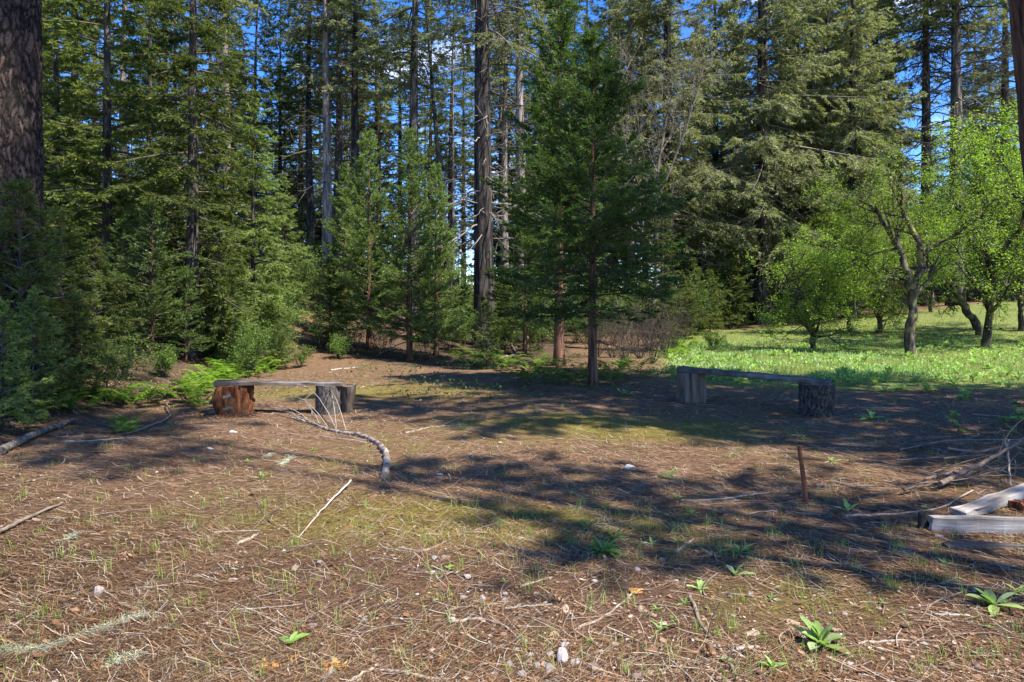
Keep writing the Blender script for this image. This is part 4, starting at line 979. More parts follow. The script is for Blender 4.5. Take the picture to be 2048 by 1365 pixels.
sticks = [([(0, 912, .02), (60, 882, .03), (110, 862, .03), (150, 845, .02)], .042, .024, 'thick bark covered log end lying on the needles below the shaded bank', .3, 0, 'stump_grey'),
 ([(255, 870), (330, 845, .02), (345, 838, .06), (332, 815, .06), (345, 808, .05)], .014, .008, 'pale crooked root like branch below the bracken patch', .35, 0),
 ([(130, 885), (200, 882), (280, 875)], .012, .005, 'straight pale stick lying below the bank beside the thick log end', .8, 0),
 ([(0, 975), (90, 958), (180, 940)], .010, .005, 'long thin dark stick sloping across the needles under the thick log end', .25, 0),
 ([(0, 1072, .02), (60, 1040, .02), (126, 1010, .015)], .014, .008, 'thick grey stick poking in from the border above the lichen strand', .5, 0),
 ([(702, 975, .05), (640, 1030, .02), (597, 1076)], .008, .004, 'straight pale stick tilted on the needles in front of the snake like branch', .9, 0),
 ([(472, 1092), (500, 1080), (522, 1066)], .012, .008, 'short fat reddish stick piece left of the tilted pale stick', .55, 0),
 ([(512, 1000), (530, 1035), (545, 1050)], .007, .004, 'small forked brown twig above the short fat stick piece', .3, 3),
 ([(900, 1246), (960, 1238), (1008, 1252), (1037, 1278)], .0075, .005, 'grey arched stick lying on the bare soil above the pale stones', .75, 0),
 ([(1150, 1262), (1210, 1236), (1265, 1188)], .0065, .004, 'grey stick tipped with a yellow dry sprig near the lower middle', .8, 0),
 ([(565, 1372), (610, 1305), (655, 1245)], .006, .004, 'long thin grey stick beside the broad leaved seedling', .6, 0),
 ([(690, 1372), (745, 1340), (850, 1356), (900, 1362)], .009, .006, 'pale forked stick along the lower border', .85, 3),
 ([(1362, 1003), (1440, 1001), (1545, 985)], .009, .006, 'long pale stick lying in front of the rusty stake', .9, 0),
 ([(1490, 962), (1548, 989), (1610, 984)], .006, .004, 'bent pale stick whose end touches the rusty stake', .95, 0),
 ([(1530, 1058), (1552, 1088), (1600, 1112), (1655, 1126), (1722, 1136)], .008, .005, 'long curved brown stick below the rusty stake', .5, 0),
 ([(1690, 1034), (1780, 1032), (1880, 1020), (1945, 990, .03)], .009, .006, 'long curved tan stick leading towards the slanting beam', .65, 0),
 ([(1380, 1195), (1400, 1250), (1440, 1300), (1482, 1370)], .010, .008, 'dark lichen crusted stick with seedlings growing along it', .4, 6),
 ([(798, 1098), (850, 1105), (893, 1084)], .008, .005, 'curved two tone stick lying between stones right of the tilted pale stick', .6, 0),
 ([(1040, 1174), (1105, 1155)], .006, .004, 'short straight pale stick above the grey arched stick', .85, 0),
 ([(1012, 1218), (1065, 1214), (1105, 1210)], .006, .004, 'thin grey stick just above the arched one', .7, 0),
 ([(1350, 1106), (1388, 1080)], .008, .006, 'short thick pale stick right of the small seedlings', .8, 0),
 ([(1470, 1300), (1520, 1297)], .008, .007, 'stubby pale wood piece left of the big felted rosette', .95, 0),
 ([(1715, 1288), (1780, 1283), (1840, 1283)], .006, .004, 'straight thin tan stick right of the big felted rosette', .75, 0),
 ([(1868, 1230), (1940, 1233)], .006, .004, 'straight pale stick below the greyish rosette near the border', .9, 0),
 ([(1440, 895), (1500, 910), (1560, 900)], .007, .004, 'pale bent stick in the shade behind the rusty stake', .7, 2),
 ([(1660, 828), (1730, 815), (1790, 818)], .009, .005, 'long grey stick leaning out from the dark stump leg', .8, 2),
 ([(1000, 718), (1035, 712)], .05, .04, 'short grey log lying among the ferns by the massive trunk', .6, 0),
 ([(1022, 690, .0), (1033, 712, .05)], .03, .025, 'grey broken branch stub leaning on the short log among ferns', .6, 0),
 ([(660, 742), (720, 735)], .02, .01, 'pale stick lying across the foot of the trail', .9, 0),
 ([(810, 868), (860, 855), (930, 850)], .010, .005, 'slender grey stick in the dappled light right of the snake like branch', .75, 2),
 ([(1550, 800, .0), (1555, 790, .10), (1562, 783, .14)], .010, .006, 'black curved stick standing under the plank bench', .05, 0)]
for i, (pp, r0, r1, lab, v, tw_, *mt) in enumerate(sticks): stick('stick', pp, r0, r1, lab, v, 0, tw_, 150 + i, *(mt or ['stick']), wob=.1 if mt else .25, n=14 if mt else 7, k=26 if mt else None)
# brush heap at the right: every branch its own object
rb = R(160)
brush = [([(1880, 985, .05), (1960, 960, .12), (2080, 915, .25)], .020, .3), ([(1895, 925, .12), (1960, 930, .1), (2060, 918, .2)], .012, .55), ([(2010, 920, .18), (2018, 950, .12), (2022, 980, .02)], .012, .7),
         ([(1850, 960), (1950, 950, .06), (2060, 962, .1)], .012, .4), ([(1800, 905, .02), (1900, 890, .05), (2060, 900, .1)], .010, .5)]
for i in range(26):
    x, y = rb.uniform(1760, 2080), rb.uniform(855, 990); l = rb.uniform(60, 180); an = rb.normal() * .35
    hgt = max(0, (x - 1830) / 220) * .22
    brush.append(([(x - l / 2, y - l * .12 * an, rb.uniform(0, hgt)), (x, y + rb.normal() * 4, hgt * rb.uniform(.3, 1)), (x + l / 2, y + l * .12 * an, rb.uniform(0, hgt + .05))], rb.uniform(.005, .012), rb.uniform(.0, .45)))
for i, (pp, r, v) in enumerate(brush):
    stick('brush_branch', pp, r, r * .5, ['thickest curved branch arching out of the shaded brush heap', 'pale slender branch crossing under the thickest one in the brush heap', 'short pale prop standing upright in the brush heap'][i] if i < 3 else 'dead branch lying in the shaded brush heap near the border', v, 0, 2, 200 + i, group='dead branches in the shaded brush heap', cat='branch')
# small scattered sticks
for i in range(170):
    py = 790 + 560 * rb.random() ** .8; px = rb.uniform(-20, 2070)
    g = at(px, py); d = g.y
    an = (rb.normal() * .5 + .35) if px < 1000 else (rb.normal() * .7 - .25); ln = rb.uniform(.10, .38)
    dx, dy = math.cos(an) * ln, math.sin(an) * ln
    t = np.linspace(0, 1, 7); q = np.stack([dx * t + rb.normal() * .06 * t * (1 - t) * 4 * ln * 2, dy * t + rb.normal() * .3 * ln * t * (1 - t), 0 * t], -1)
    q[:, 2] = gz(g.x + q[:, 0], g.y + q[:, 1]) - g.z + .004; q[:, 2] += rb.uniform(0, .015) * t
    q += rb.normal(size=q.shape) * .0015
    r = rb.uniform(.002, .0048)
    mb = MB(); tubes(mb, q, np.linspace(r, r * .6, 7), 6, rb.uniform(.1, 1), 0, True, True)
    tag(mb.build('twig', M['stick'], None, g), 'small loose twig lying on the needle litter', 'twig', 'small twigs scattered over the clearing')

# ------------------------------------------------------------------ stones
def stone(seed, flat=.6):
    rng = R(seed); n, k = 12, 7
    th = np.linspace(0, np.pi, k); a = np.arange(n) / n * 2 * np.pi
    dirs = np.stack([np.sin(th)[:, None] * np.cos(a), np.sin(th)[:, None] * np.sin(a), np.cos(th)[:, None] + 0 * a], -1)
    cut = nrm(rng.normal(size=(11, 3))); dd = rng.uniform(.55, .95, 11)
    r = np.min(np.where((dirs @ cut.T) > .05, dd / np.maximum(dirs @ cut.T, .05), 1.1), -1)
    V = dirs * r[..., None] * np.array([1, .75, flat])
    i = np.arange(k * n).reshape(k, n)
    mb = MB(); mb.add(V, np.stack([i[:-1], i[1:], np.roll(i[1:], -1, 1), np.roll(i[:-1], -1, 1)], -1).reshape(-1, 4), rng.uniform(0, 1), 0, False)
    return mb.build('stone', M['stone'], link=False)
ST = [stone(170 + i, [.45, .6, .5, .35][i % 4]) for i in range(9)]
def put_stone(i, px, py, w, label, group=None, rz=None, sc=None):
    g = at(px, py); r = w / FPX * g.y * .62
    return place_one('stone', ST[i % 9], (g.x, g.y, g.z + r * .16), rs.uniform(0, 6) if rz is None else rz, (r, r, r) if sc is None else tuple(r * q for q in sc), label, 'stone', group)
put_stone(3, 1125, 1318, 58, 'long flat grey stone, largest of the pale ones at the lower edge', rz=1.5, sc=(1, .62, .7))
put_stone(1, 197, 1186, 28, 'pale squarish stone alone in the needles near the lichen strand')
put_stone(2, 640, 1128, 15, 'small reddish stone beside a grass tuft in front of the short fat stick')
put_stone(4, 625, 1256, 20, 'pinkish flat stone beside the broad leaved seedling')
put_stone(5, 462, 463 + 700, 18, 'grey brown stone lying in thick needles left of the seedling')
put_stone(0, 466, 867, 16, 'grey stone on the moss in front of the log bench')
put_stone(6, 1258, 938, 20, 'rounded pale stone in the dappled shade left of the dark rosette')
put_stone(5, 1640, 972, 22, 'pale crumbly stone right behind the rusty stake', sc=(1.2, .7, .5))
for i, (px, py, w) in enumerate([(1045, 1352, 26), (1020, 1331, 18), (1098, 1341, 26), (1075, 1335, 22), (1186, 1336, 24), (990, 1350, 18), (1100, 1310, 18), (1128, 1291, 20), (1152, 1326, 20), (935, 1156, 16), (965, 1200, 18), (928, 1196, 16), (1010, 1190, 14), (960, 1168, 12), (890, 1117, 18), (868, 1118, 14), (865, 1146, 14), (905, 1240, 14), (730, 1240, 16), (1010, 1203, 15), (1275, 1142, 16), (1325, 1121, 14), (1274, 1357, 22), (1290, 1348, 14), (1050, 1284, 12), (1060, 1310, 14), (1033, 1300, 12), (1230, 1290, 14), (665, 1350, 20), (1360, 1345, 16), (1905, 1330, 14), (1955, 1335, 18), (2010, 1330, 14), (1700, 1330, 14), (1610, 1275, 12), (1760, 1300, 14), (1850, 1290, 14), (1690, 1230, 12), (1500, 1190, 14), (1460, 1195, 12), (365, 1060, 14), (655, 1002, 12), (420, 900, 14), (880, 950, 14), (1075, 1310, 10), (1190, 1165, 14), (1250, 1165, 12), (985, 1260, 10)]):
    put_stone(i, px, py, w, 'small pale pebble half sunk in the soil', 'small pebbles in the bare soil')

# ------------------------------------------------------------------ rosettes and seedlings
def leaf_strip(mb, az, ln, w, rise, curl, rng, shape='mullein', v=.5, tw=0.0, base=(0, 0, 0)):
    k = 8; t = np.linspace(0, 1, k)
    if shape == 'mullein': wd = w * np.clip(np.sin(np.pi * t ** 1.25) ** .75, .13, 1); wd[-1] = w * .06
    elif shape == 'narrow': wd = w * np.clip(np.sin(np.pi * t ** .9), .1, 1) * (1 + .22 * np.sin(t * 34)); wd[-1] = w * .05
    else: wd = w * np.clip(np.sin(np.pi * t ** .95) ** .8, .08, 1); wd[-1] = w * .04
    el = rise + (curl) * t
    dr = np.cumsum(np.cos(el)) / k * ln; dz = np.cumsum(np.sin(el)) / k * ln
    dr -= dr[0]; dz -= dz[0]
    d = np.array([math.cos(az), math.sin(az), 0]); s = np.array([-d[1], d[0], 0])
    c = np.array(base) + d * dr[:, None]; c[:, 2] += dz + .004
    nrmv = np.stack([-np.sin(el) * d[0], -np.sin(el) * d[1], np.cos(el)], -1)
    fold = .28
    l_ = c + s * wd[:, None] / 2 + nrmv * (wd * fold)[:, None] + rng.normal(size=(k, 3)) * w * .03
    r_ = c - s * wd[:, None] / 2 + nrmv * (wd * fold)[:, None] + rng.normal(size=(k, 3)) * w * .03
    c = c + rng.normal(size=(k, 3)) * w * .01
    V = np.stack([l_, c, r_], 1).reshape(-1, 3)
    i = np.arange(k * 3).reshape(k, 3)
    F = np.concatenate([np.stack([i[:-1, j], i[1:, j], i[1:, j + 1], i[:-1, j + 1]], -1) for j in (0, 1)])
    mb.add(V, F, np.clip(v + rng.normal(size=len(F)) * .04, 0, 1), 0, True)
def rosette(seed, n, ln, w, rise=(.1, 1.2), curl=-.5, shape='mullein', mat='mullein', name='rosette'):
    rng = R(seed); mb = MB()
    for i in range(n):
        q = i / max(1, n - 1)
        leaf_strip(mb, i * 2.4 + rng.normal() * .25, ln * (1 - .35 * q) * rng.uniform(.8, 1.15), w * (1 - .3 * q) * rng.uniform(.8, 1.15), rise[0] + (rise[1] - rise[0]) * q + rng.normal() * .1, curl * rng.uniform(.5, 1.3), rng, shape, np.clip(.35 + .4 * rng.random(), 0, 1))
    return mb.build(name, M[mat], link=False)
RO = {'big': rosette(181, 19, .19, .055, (.12, 1.35), -.35), 'm1': rosette(182, 8, .2, .052, (.05, .8), -.25), 'm2': rosette(183, 5, .2, .055, (.15, 1.4), -.25), 'm3': rosette(184, 10, .2, .055, (.1, 1.25), -.4),
      'n1': rosette(185, 9, .2, .03, (.15, 1.0), -.6, 'narrow', 'rosette'), 'n2': rosette(186, 22, .2, .026, (.2, 1.1), -.8, 'narrow', 'rosette'), 'n3': rosette(187, 6, .2, .03, (.2, 1.1), -.5, 'narrow', 'rosette'),
      's1': rosette(188, 4, .2, .075, (.25, .8), -.3, 'broad', 'rosette'), 's2': rosette(189, 5, .2, .05, (.2, 1.2), -.3, 'broad', 'rosette'),
      'up': rosette(190, 9, .2, .06, (.7, 1.5), -.15)}
ros = [('big', 1640, 1292, 150, 'large felted grey green rosette with upright leaves, biggest plant of the lower right'),
 ('n1', 1480, 1108, 100, 'star shaped rosette of toothed leaves beside an orange leaf, right of the middle'),
 ('n2', 1207, 1108, 130, 'dense shaggy clump of narrow leaves left of the small seedlings'),
 ('n1', 1228, 1078, 80, 'loose rosette of narrow leaves just behind the shaggy clump'),
 ('n3', 1322, 1262, 80, 'rosette of a few toothed leaves below the seedlings along the dark stick'),
 ('s1', 580, 1290, 80, 'broad leaved light green seedling with four leaves on the needles'),
 ('m2', 1303, 1090, 42, 'seedling with one spoon shaped leaf standing upright'),
 ('s2', 1356, 1084, 48, 'tiny star shaped seedling beside the spoon leaved one'),
 ('n3', 1338, 958, 80, 'dark flat rosette in dappled light behind the long pale stick'),
 ('n3', 1355, 1000, 50, 'small pointed rosette at the tip of the long pale stick'),
 ('n1', 1385, 1030, 50, 'small star rosette just in front of the long pale stick'),
 ('m2', 1697, 1024, 75, 'blue green seedling with one tall leaf right of the rusty stake'),
 ('m1', 1400, 1180, 62, 'felted seedling with round leaves beside the dark crusted stick'),
 ('m2', 1470, 1152, 75, 'greyish seedling with flat pointed leaves below the star shaped rosette'),
 ('m1', 1990, 1212, 135, 'flat greyish felted rosette near the border in front of the boards'),
 ('m1', 2036, 1186, 60, 'small felted seedling behind the flat greyish rosette'),
 ('s2', 1547, 1338, 80, 'upright seedling with pointed leaves left of the large felted rosette'),
 ('n1', 1212, 1020, 50, 'yellowish small rosette growing on the moss in the middle'),
 ('n3', 1180, 1285, 42, 'tiny upright seedling among needles above the long flat stone'),
 ('s2', 1560, 1070, 36, 'tiny seedling at the start of the curved brown stick'),
 ('m2', 524, 958, 42, 'lone seedling with a tall pointed leaf in front of the log bench'),
 ('s2', 497, 925, 26, 'small round leaved sprout left of the pale lichen clump'),
 ('s2', 628, 902, 26, 'small bright sprout below the snake like branch'),
 ('m3', 1545, 1200, 40, 'small pale sprout between the brown stick and the large felted rosette'),
 ('n3', 1370, 1210, 60, 'narrow leaved seedling growing against the dark crusted stick'),
 ('s2', 1610, 880, 34, 'small seedling in the shade in front of the dark stump leg'),
 ('m3', 1665, 925, 40, 'pale sprout in the shade behind the rusty stake'),
 ('n3', 1890, 1130, 50, 'small plant with pointed leaves in front of the thin half buried board'),
 ('m3', 1742, 838, 60, 'dark leafy seedling right of the dark stump leg'),
 ('m3', 1250, 790, 40, 'small dark seedling at the foot of the reddish trunk cedar')]
for k, px, py, w, lab in ros:
    g = at(px, py); s = w / FPX * g.y / .36
    place_one('rosette', RO[k], g, rs.uniform(0, 6) if k != 's1' else .3, s, lab, 'plant')
# meadow of felted rosettes
cnt = 0
keys = ['m1', 'm3', 'up', 'm3', 'up']
while cnt < 285:
    py = 668 + (800 - 668) * rb.random() ** 1.1; px = rb.uniform(1330, 2070)
    lim = 742 + (px - 1340) * .085
    g = at(px, py)
    if g.y > 33 or py > lim + 12 or (py < 690 and px < 1480): continue
    if rb.random() > .35 + .65 * float(m_meadow(g.x, g.y)): continue
    if py > 765 and rb.random() < .5: continue
    place_one('felted_plant', RO[keys[cnt % 5]], g, rb.uniform(0, 6), rb.uniform(.7, 1.5), 'pale grey green felted plant growing in the sunny meadow', 'plant', 'felted plants covering the meadow')
    cnt += 1
# leafy vine at the brush heap
def vine(seed, pts, nl, w, label):
    rng = R(seed); q = polyline(pts, 14); mb = MB(); org = q[0].copy(); q -= org
    tubes(mb, q, np.linspace(.006, .003, 14), 5, .5, 1)
    for i in range(nl):
        c = q[rng.integers(2, 14)] + rng.normal(size=3) * .03
        leaf_strip(mb, rng.uniform(0, 6.28), w * rng.uniform(.8, 1.4), w * rng.uniform(.7, 1.0), rng.normal() * .25 + .1, -.3, rng, 'broad', rng.uniform(.3, .9), base=c)
    return tag(mb.build('vine', [M['rosette'], M['twig']], None, tuple(org)), label, 'vine')
def gp(px, py, h): g = at(px, py); return (g.x, g.y, g.z + h)
vine(191, [gp(1998, 862, 0), gp(2030, 850, .22), gp(2075, 838, .35)], 16, .10, 'yellow green bramble shoot with large leaves rising from the brush heap')
vine(192, [gp(1925, 872, 0), gp(1905, 862, .12), gp(1895, 850, .16)], 14, .075, 'low bramble sprig with light edged leaves at the tip of the brush heap')
vine(193, [gp(2030, 880, 0), gp(2035, 872, .2), gp(2050, 866, .28)], 12, .09, 'bramble sprig with broad leaves behind the thickest brush branch')

# ------------------------------------------------------------------ lichen, dry sprigs, cones
def hairs(name, ppts, n, sd, ln, label, cat, seed, mat='lichen', width=.0016, tw=None):
    rng = R(seed); pts = [np.array(at(*q)) for q in ppts]; q = polyline(pts, 40)
    c = q[rng.integers(0, 40, n)] + rng.normal(size=(n, 3)) * np.array([sd, sd, sd * .25])
    c[:, 2] = gz(c[:, 0], c[:, 1]) + np.abs(rng.normal(size=n)) * sd * .35 + .003
    org = q[0].copy()
    t = np.linspace(0, 1, 4); d = rng.normal(size=(n, 3)); d[:, 2] *= .4; b = rng.normal(size=(n, 3)) * .7; b[:, 2] *= .3
    Q = (c - org)[:, None] + (d[:, None] * t[:, None] + b[:, None] * (t ** 2)[:, None]) * ln
    Q[:, :, 2] = np.maximum(Q[:, :, 2], .002 + gz(Q[:, :, 0] + org[0], Q[:, :, 1] + org[1]) - org[2])
    mb = MB(); tubes(mb, Q, np.full((n, 4), width), 3, rng.uniform(0, 1, n), 0)
    return tag(mb.build(name, M[mat], None, tuple(org)), label, cat)
hairs('lichen_strand', [(-10, 1304), (60, 1302), (110, 1296), (180, 1268), (230, 1250), (285, 1234)], 5200, .009, .015, 'long pale green strand of hanging lichen fallen on the needles', 'lichen', 301, width=.0009)
hairs('lichen_clump', [(225, 1335), (255, 1318), (265, 1325)], 700, .014, .018, 'small pale lichen clump below the long lichen strand', 'lichen', 302)
hairs('lichen_clump', [(560, 932), (575, 922), (583, 914)], 200, .014, .018, 'silvery lichen clump on the needles in front of the log bench', 'lichen', 303, width=.003)
hairs('lichen_clump', [(532, 915), (545, 908)], 110, .010, .016, 'smaller silvery lichen clump left of the larger one by the log bench', 'lichen', 304, width=.003)
hairs('lichen_clump', [(130, 1083), (148, 1070)], 260, .008, .015, 'tiny grey lichen clump near the thick grey stick', 'lichen', 305)
def sprig(seed, px, py, w, az, label):
    rng = R(seed); mb = MB(); g = at(px, py)
    for i in range(9):
        a = az + rng.normal() * .35; l = w * rng.uniform(.5, 1)
        n = 16; t = rng.uniform(.15, 1, n)[:, None]; d = np.array([math.cos(a), math.sin(a), .05])
        C = d * l * t + rng.normal(size=(n, 3)) * .004; C[:, 2] = np.abs(C[:, 2]) + .006
        D = d + rng.normal(size=(n, 3)) * np.array([.5, .5, .1]); leaves(mb, C, D, w * .22, .008, rng.uniform(0, 1, n), 0, rng, 4)
    return tag(mb.build('dry_sprig', M['dry_cedar'], None, g), label, 'sprig')
sprig(311, 565, 1350, .13, 2.4, 'golden dry cedar sprig near the lower border below the seedling')
sprig(312, 640, 1340, .10, .3, 'faded orange cedar sprig right of the golden one')
sprig(313, 1262, 1190, .07, .8, 'yellow dry sprig at the end of the grey stick')
sprig(314, 1470, 1098, .05, 3.0, 'orange dead leaf under the star shaped rosette')
def cone(seed, px, py, label):
    rng = R(seed); mb = MB(); g = at(px, py)
    for k in range(60):
        z = k / 60; r = .017 * math.sin(math.pi * (.12 + .85 * z)) + .003; a = k * 2.4
        C = np.array([[z * .075, math.cos(a) * r * .5, math.sin(a) * r * .5 + .015]]); D = np.array([[.5, math.cos(a), math.sin(a)]])
        leaves(mb, C, D, r * 1.1, .014, rng.uniform(.1, .6), 0, rng, 0, .6)
    ob = tag(mb.build('pine_cone', M['chips'], None, g), label, 'pine cone'); ob.rotation_euler = (0, 0, rng.uniform(0, 6)); return ob
cone(321, 1030, 1032, 'dark pine cone lying in moss in the shaded patch')
cone(322, 1125, 1212, 'scaly brown cone on the soil above the grey stick')
cone(323, 1885, 1300, 'open brown cone near the lower border right of the large rosette')
cone(324, 1690, 930, 'dark cone in the shade right of the rusty stake')

# ------------------------------------------------------------------ countless ground cover (stuff)
def strands(name, n, seed, py_lo, py_hi, ln, wid, label, vfun, pw=1.0):
    rng = R(seed)
    py = py_lo + (py_hi - py_lo) * rng.random(n) ** pw; px = rng.uniform(-160, 2210, n); e_ = rng.random(n) < .22; px[e_] = np.where(rng.random(e_.sum()) < .5, rng.uniform(-1100, -160, e_.sum()), rng.uniform(2210, 3100, e_.sum()))
    z = np.zeros(n)
    for _ in range(6):
        d = FPX * (CAM_H - z) / (py - HOR); x = (px - 1024) / FPX * d; z = .5 * z + .5 * gz(x, d)
    z = gz(x, d)
    keep = rng.random(n) > .8 * m_bare(x, d) + .75 * m_meadow(x, d) + .35 * m_moss(x, d)
    x, d, px = x[keep], d[keep], px[keep]; n = len(x)
    swirl = np.sin(x * .9 + d * .4) * .5
    an = np.where(rng.random(n) < .65, .45 - .5 * sst(px, 700, 1700) + swirl + rng.normal(size=n) * .35, rng.uniform(0, 3.14, n))
    l = ln * rng.uniform(.35, 1.15, n); K = 4; t = np.linspace(-.5, .5, K)
    bend = rng.normal(size=n) * .06 * l
    X = x[:, None] + np.cos(an)[:, None] * l[:, None] * t - np.sin(an)[:, None] * bend[:, None] * (t ** 2) * 4
    Y = d[:, None] + np.sin(an)[:, None] * l[:, None] * t + np.cos(an)[:, None] * bend[:, None] * (t ** 2) * 4
    lift = np.abs(rng.normal(size=n)) * .006 + .002; tl = rng.normal(size=n) * .010
    Z = gz(X, Y) + lift[:, None] + np.abs(tl[:, None] * (t + .5))
    w = (wid * rng.uniform(.7, 1.4, n) * np.maximum(1, d * .24))[:, None] / 2
    NX, NY = -np.sin(an)[:, None] * w, np.cos(an)[:, None] * w
    V = np.stack([np.stack([X + NX, Y + NY, Z], -1), np.stack([X - NX, Y - NY, Z + .0006], -1)], 2).reshape(n, K * 2, 3)
    b = np.array([[0, 1, 3, 2], [2, 3, 5, 4], [4, 5, 7, 6]])
    F = (np.arange(n)[:, None, None] * (K * 2) + b).reshape(-1, 4)
    mb = MB(); mb.add(V, F, np.repeat(vfun(rng, n, x, d), 3), 0)
    return tag(mb.build(name, M['litter'], None), label, 'litter', kind='stuff')
strands('needle_litter', 250000, 401, 745, 1420, .15, .0018, 'long brown and tan pine needles strewn over the clearing', lambda r, n, x, y: np.clip(r.beta(1.35, 1.9, n), 0, 1))
rng = R(402); n = 26000
py = 770 + 640 * rng.random(n); px = rng.uniform(-150, 2200, n); z = np.zeros(n)
for _ in range(6):
    d = FPX * (CAM_H - z) / (py - HOR); x = (px - 1024) / FPX * d; z = .5 * z + .5 * gz(x, d)
C = np.stack([x, d, gz(x, d) + .003 + np.abs(rng.normal(size=n)) * .004], -1)
an = rng.uniform(0, 6.28, n); D = np.stack([np.cos(an), np.sin(an), rng.normal(size=n) * .15], -1)
sz = rng.lognormal(-4.75, .5, n) * np.maximum(1, d * .16)
mb = MB(); leaves(mb, C, D, sz * 1.5, sz, np.clip(rng.beta(1.3, 2.4, n), 0, 1), 0, rng, 5, .5)
tag(mb.build('bark_litter', M['chips']), 'flakes of bark, scales and dead leaves among the needles', 'litter', kind='stuff')

def blades(name, x, y, h, w, seed, label, v, lean=.35):
    rng = R(seed); n = len(x)
    b = np.stack([x, y, gz(x, y) - .005], -1); a = rng.uniform(0, 6.28, n)
    s = np.stack([np.cos(a), np.sin(a), 0 * a], -1) * (w / 2)[:, None]
    ln = np.stack([np.cos(a + 1.57), np.sin(a + 1.57), 0 * a], -1) * (h * lean * rng.uniform(.2, 1.3, n))[:, None]
    up = np.array([0, 0, 1.]) * h[:, None]
    m = b + up * .55 + ln * .35; tp = b + up + ln
    V = np.stack([b - s, b + s, m + s * .8, m - s * .8, tp], 1)
    i = np.arange(n)[:, None] * 5
    mb = MB(); V = V.reshape(-1, 3)
    mb.add(V, (i + np.array([0, 1, 2, 3])), v, 0)
    k = np.arange(n)[:, None] * 5
    mb.V.append(np.zeros((0, 3)))
    F = np.hstack([k + np.array([3, 2, 4]), -np.ones((n, 1), int)])
    mb.F.append(F); mb.v.append(np.broadcast_to(v, (n,))); mb.mi.append(np.zeros(n, int)); mb.sm.append(np.zeros(n, bool))
    return tag(mb.build(name, M['grass']), label, 'grass', kind='stuff')
rng = R(411); n = 70000
y = 11 + 25 * rng.random(n) ** 1.5; x = y * rng.uniform(.16, .85, n)
k = rng.random(n) < m_meadow(x, y) * (.45 + .55 * np.sin(x * 1.1 + y * .7) ** 2); x, y = x[k], y[k]; n = len(x)
blades('meadow_grass', x, y, rng.uniform(.03, .11, n) * (1 + 2.2 * (rng.random(n) < .10)) * sst(y, 10, 15), .004 + .006 * rng.random(n), 412, 'short green grass of the sunny meadow', np.clip(rng.beta(2, 1.8, n), 0, 1))
rng = R(413); nt_ = 620
py = 770 + 590 * rng.random(nt_); px = rng.uniform(-50, 2100, nt_)
tx = []; ty = []
for a, b in zip(px, py):
    g = at(a, b)
    k = int(rng.integers(3, 16) * (1 + 1.5 * float(m_moss(g.x, g.y)))); sd = rng.uniform(.01, .06)
    tx.append(g.x + rng.normal(size=k) * sd); ty.append(g.y + rng.normal(size=k) * sd)
x = np.concatenate(tx); y = np.concatenate(ty); n = len(x)
blades('sparse_grass', x, y, rng.uniform(.02, .09, n) * (1 + 1.2 * (rng.random(n) < .05)), rng.uniform(.0015, .0035, n), 414, 'thin grass blades sprouting through the needle litter', np.clip(rng.beta(2, 1.6, n), 0, 1), .6)
rng = R(415); n = 42000
y = 10 + 28 * rng.random(n) ** 1.1; x = y * rng.uniform(-.75, .3, n)
k = rng.random(n) < (.15 + .6 * (np.sin(x * 1.7) * np.sin(y * 1.1 + x * .6) > .1)) * np.where((x < -3.6 - .02 * y) & (x > -7.4 - .05 * y) & (y > 12), .1, 1); x, y = x[k], y[k]; n = len(x)
C = np.stack([x, y, gz(x, y) + rng.uniform(.01, .16, n)], -1); D = rng.normal(size=(n, 3)); D[:, 2] *= .4
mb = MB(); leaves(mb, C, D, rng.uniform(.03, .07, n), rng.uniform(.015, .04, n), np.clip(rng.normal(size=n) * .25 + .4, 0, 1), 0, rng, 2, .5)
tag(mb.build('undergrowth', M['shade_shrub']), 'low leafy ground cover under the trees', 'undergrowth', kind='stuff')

rng = R(416); n = 60000
y = 11.5 + 13 * rng.random(n) ** 1.2; x = y * rng.uniform(.2, .8, n)
cl = np.sin(x * 2.3 + 1.2 * np.sin(y * 1.7)) * np.sin(y * 2.1 + x * .8)
k = rng.random(n) < m_meadow(x, y) * sst(cl, -.35, .6) * .8 * (1 - .75 * sst(x, 8, 12)) * sst(y, 12, 14.5); x, y = x[k], y[k]; n = len(x)
C = np.stack([x, y, gz(x, y) + rng.uniform(0, .03, n)], -1); D = rng.normal(size=(n, 3)) * .8; D[:, 2] = np.abs(D[:, 2]) + .5
mb = MB(); leaves(mb, C, D, rng.uniform(.05, .13, n), rng.uniform(.014, .03, n), np.where(rng.random(n) < .12, rng.uniform(.85, 1, n), np.clip(rng.normal(size=n) * .22 + .4, 0, 1)), 0, rng, 0, .6)
tag(mb.build('felted_ground_cover', M['mullein']), 'dense pale grey green felted leaves between the meadow plants', 'ground cover', kind='stuff')

for i in range(46):
    py = 850 + 500 * rb.random(); px = rb.uniform(60, 2040) if i % 3 else rb.uniform(1000, 2000)
    g = at(px, py)
    place_one('sprout', RO[['s2', 'n3', 's1', 'n1'][i % 4]], g, rb.uniform(0, 6), rb.uniform(.10, .26), 'tiny green sprout coming up through the needles', 'plant', 'tiny sprouts scattered in the needles')

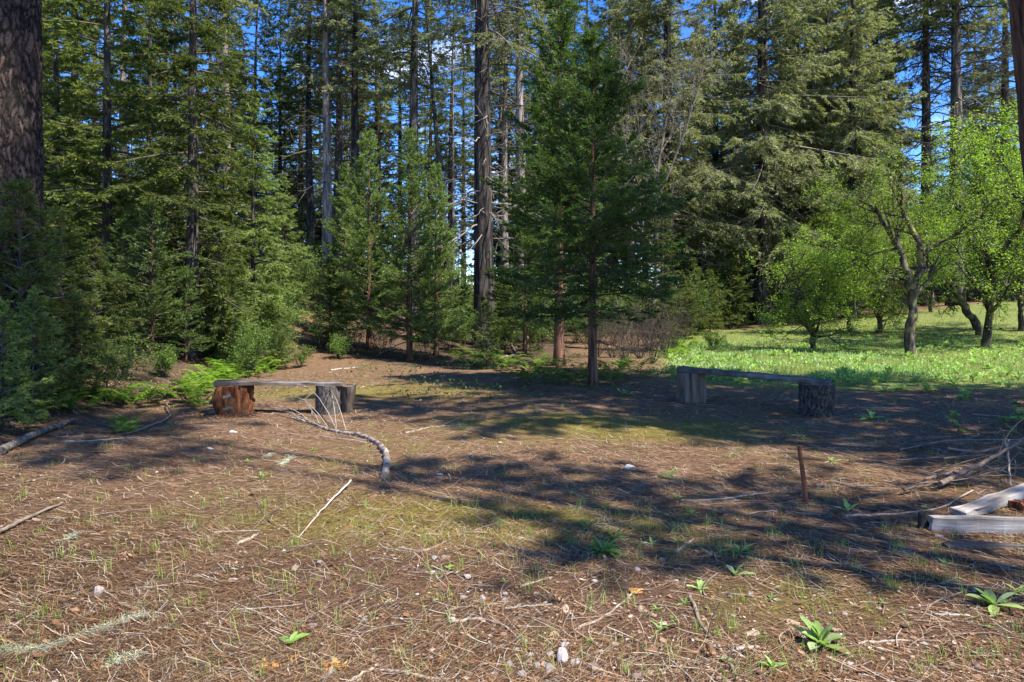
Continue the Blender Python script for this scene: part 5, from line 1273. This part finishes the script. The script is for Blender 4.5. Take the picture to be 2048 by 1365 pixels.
# crumbled red wood round the rotten stump
rng = R(417); n = 700
c = at(470, 828); a_ = rng.uniform(0, 6.28, n); r_ = .2 + np.abs(rng.normal(size=n)) * .11
x = c.x + np.cos(a_) * r_; y = c.y + np.sin(a_) * r_ - .03
C = np.stack([x, y, gz(x, y) + .003 + np.abs(rng.normal(size=n)) * .012 * np.exp(-(r_ - .2) * 8)], -1); D = rng.normal(size=(n, 3)); D[:, 2] *= .25
M['crumbs'] = attr_mat('crumbled red wood', [(0, (.06, .022, .010)), (.6, (.20, .085, .035)), (1, (.38, .20, .10))])
mb = MB(); leaves(mb, C, D, rng.uniform(.015, .06, n), rng.uniform(.008, .022, n), rng.random(n), 0, rng, 3, .5)
tag(mb.build('rotten_wood_debris', M['crumbs']), 'crumbled red brown wood around the rotten stump of the log bench', 'debris', kind='stuff')
# loose bark plates
for i in range(26):
    py = 860 + 490 * rb.random(); px = rb.uniform(30, 2020); g = at(px, py)
    l, w = rb.uniform(.03, .09), rb.uniform(.012, .03); k = 6; t = np.linspace(-.5, .5, k); u = np.linspace(-1, 1, 4)
    top_ = np.stack([np.stack([t * l + rb.normal(size=k) * .003, np.full(k, q * w) * (1 - .5 * np.abs(t) ** 3 * 8) + rb.normal(size=k) * .003, .010 - .006 * q * q + 0 * t], -1) for q in u], 1)
    bot = top_ - np.array([0, 0, .006]); idx = np.arange(k * 4).reshape(k, 4)
    mb = MB(); F = np.stack([idx[:-1, :-1], idx[1:, :-1], idx[1:, 1:], idx[:-1, 1:]], -1).reshape(-1, 4)
    v_ = rb.uniform(.15, .75); mb.add(top_.reshape(-1, 3), F, v_, 0); mb.add(bot.reshape(-1, 3), F[:, ::-1], v_ * .5, 0)
    ob = tag(mb.build('bark_piece', M['chips'], None, g), 'loose curled piece of bark lying on the needles', 'bark', 'loose bark pieces on the clearing'); ob.rotation_euler = (rb.normal() * .12, rb.normal() * .12, rb.uniform(0, 6))
for i, (px, py, lab) in enumerate([(262, 1120, 'brown cone in the thick needles above the pale squarish stone'), (760, 1075, 'brown cone lying between the tilted pale stick and the two tone stick'), (1420, 1320, 'brown cone beside the stubby pale wood piece near the lower border'), (905, 1010, 'dark cone on the moss right of the snake like branch')]):
    cone(330 + i, px, py, lab)
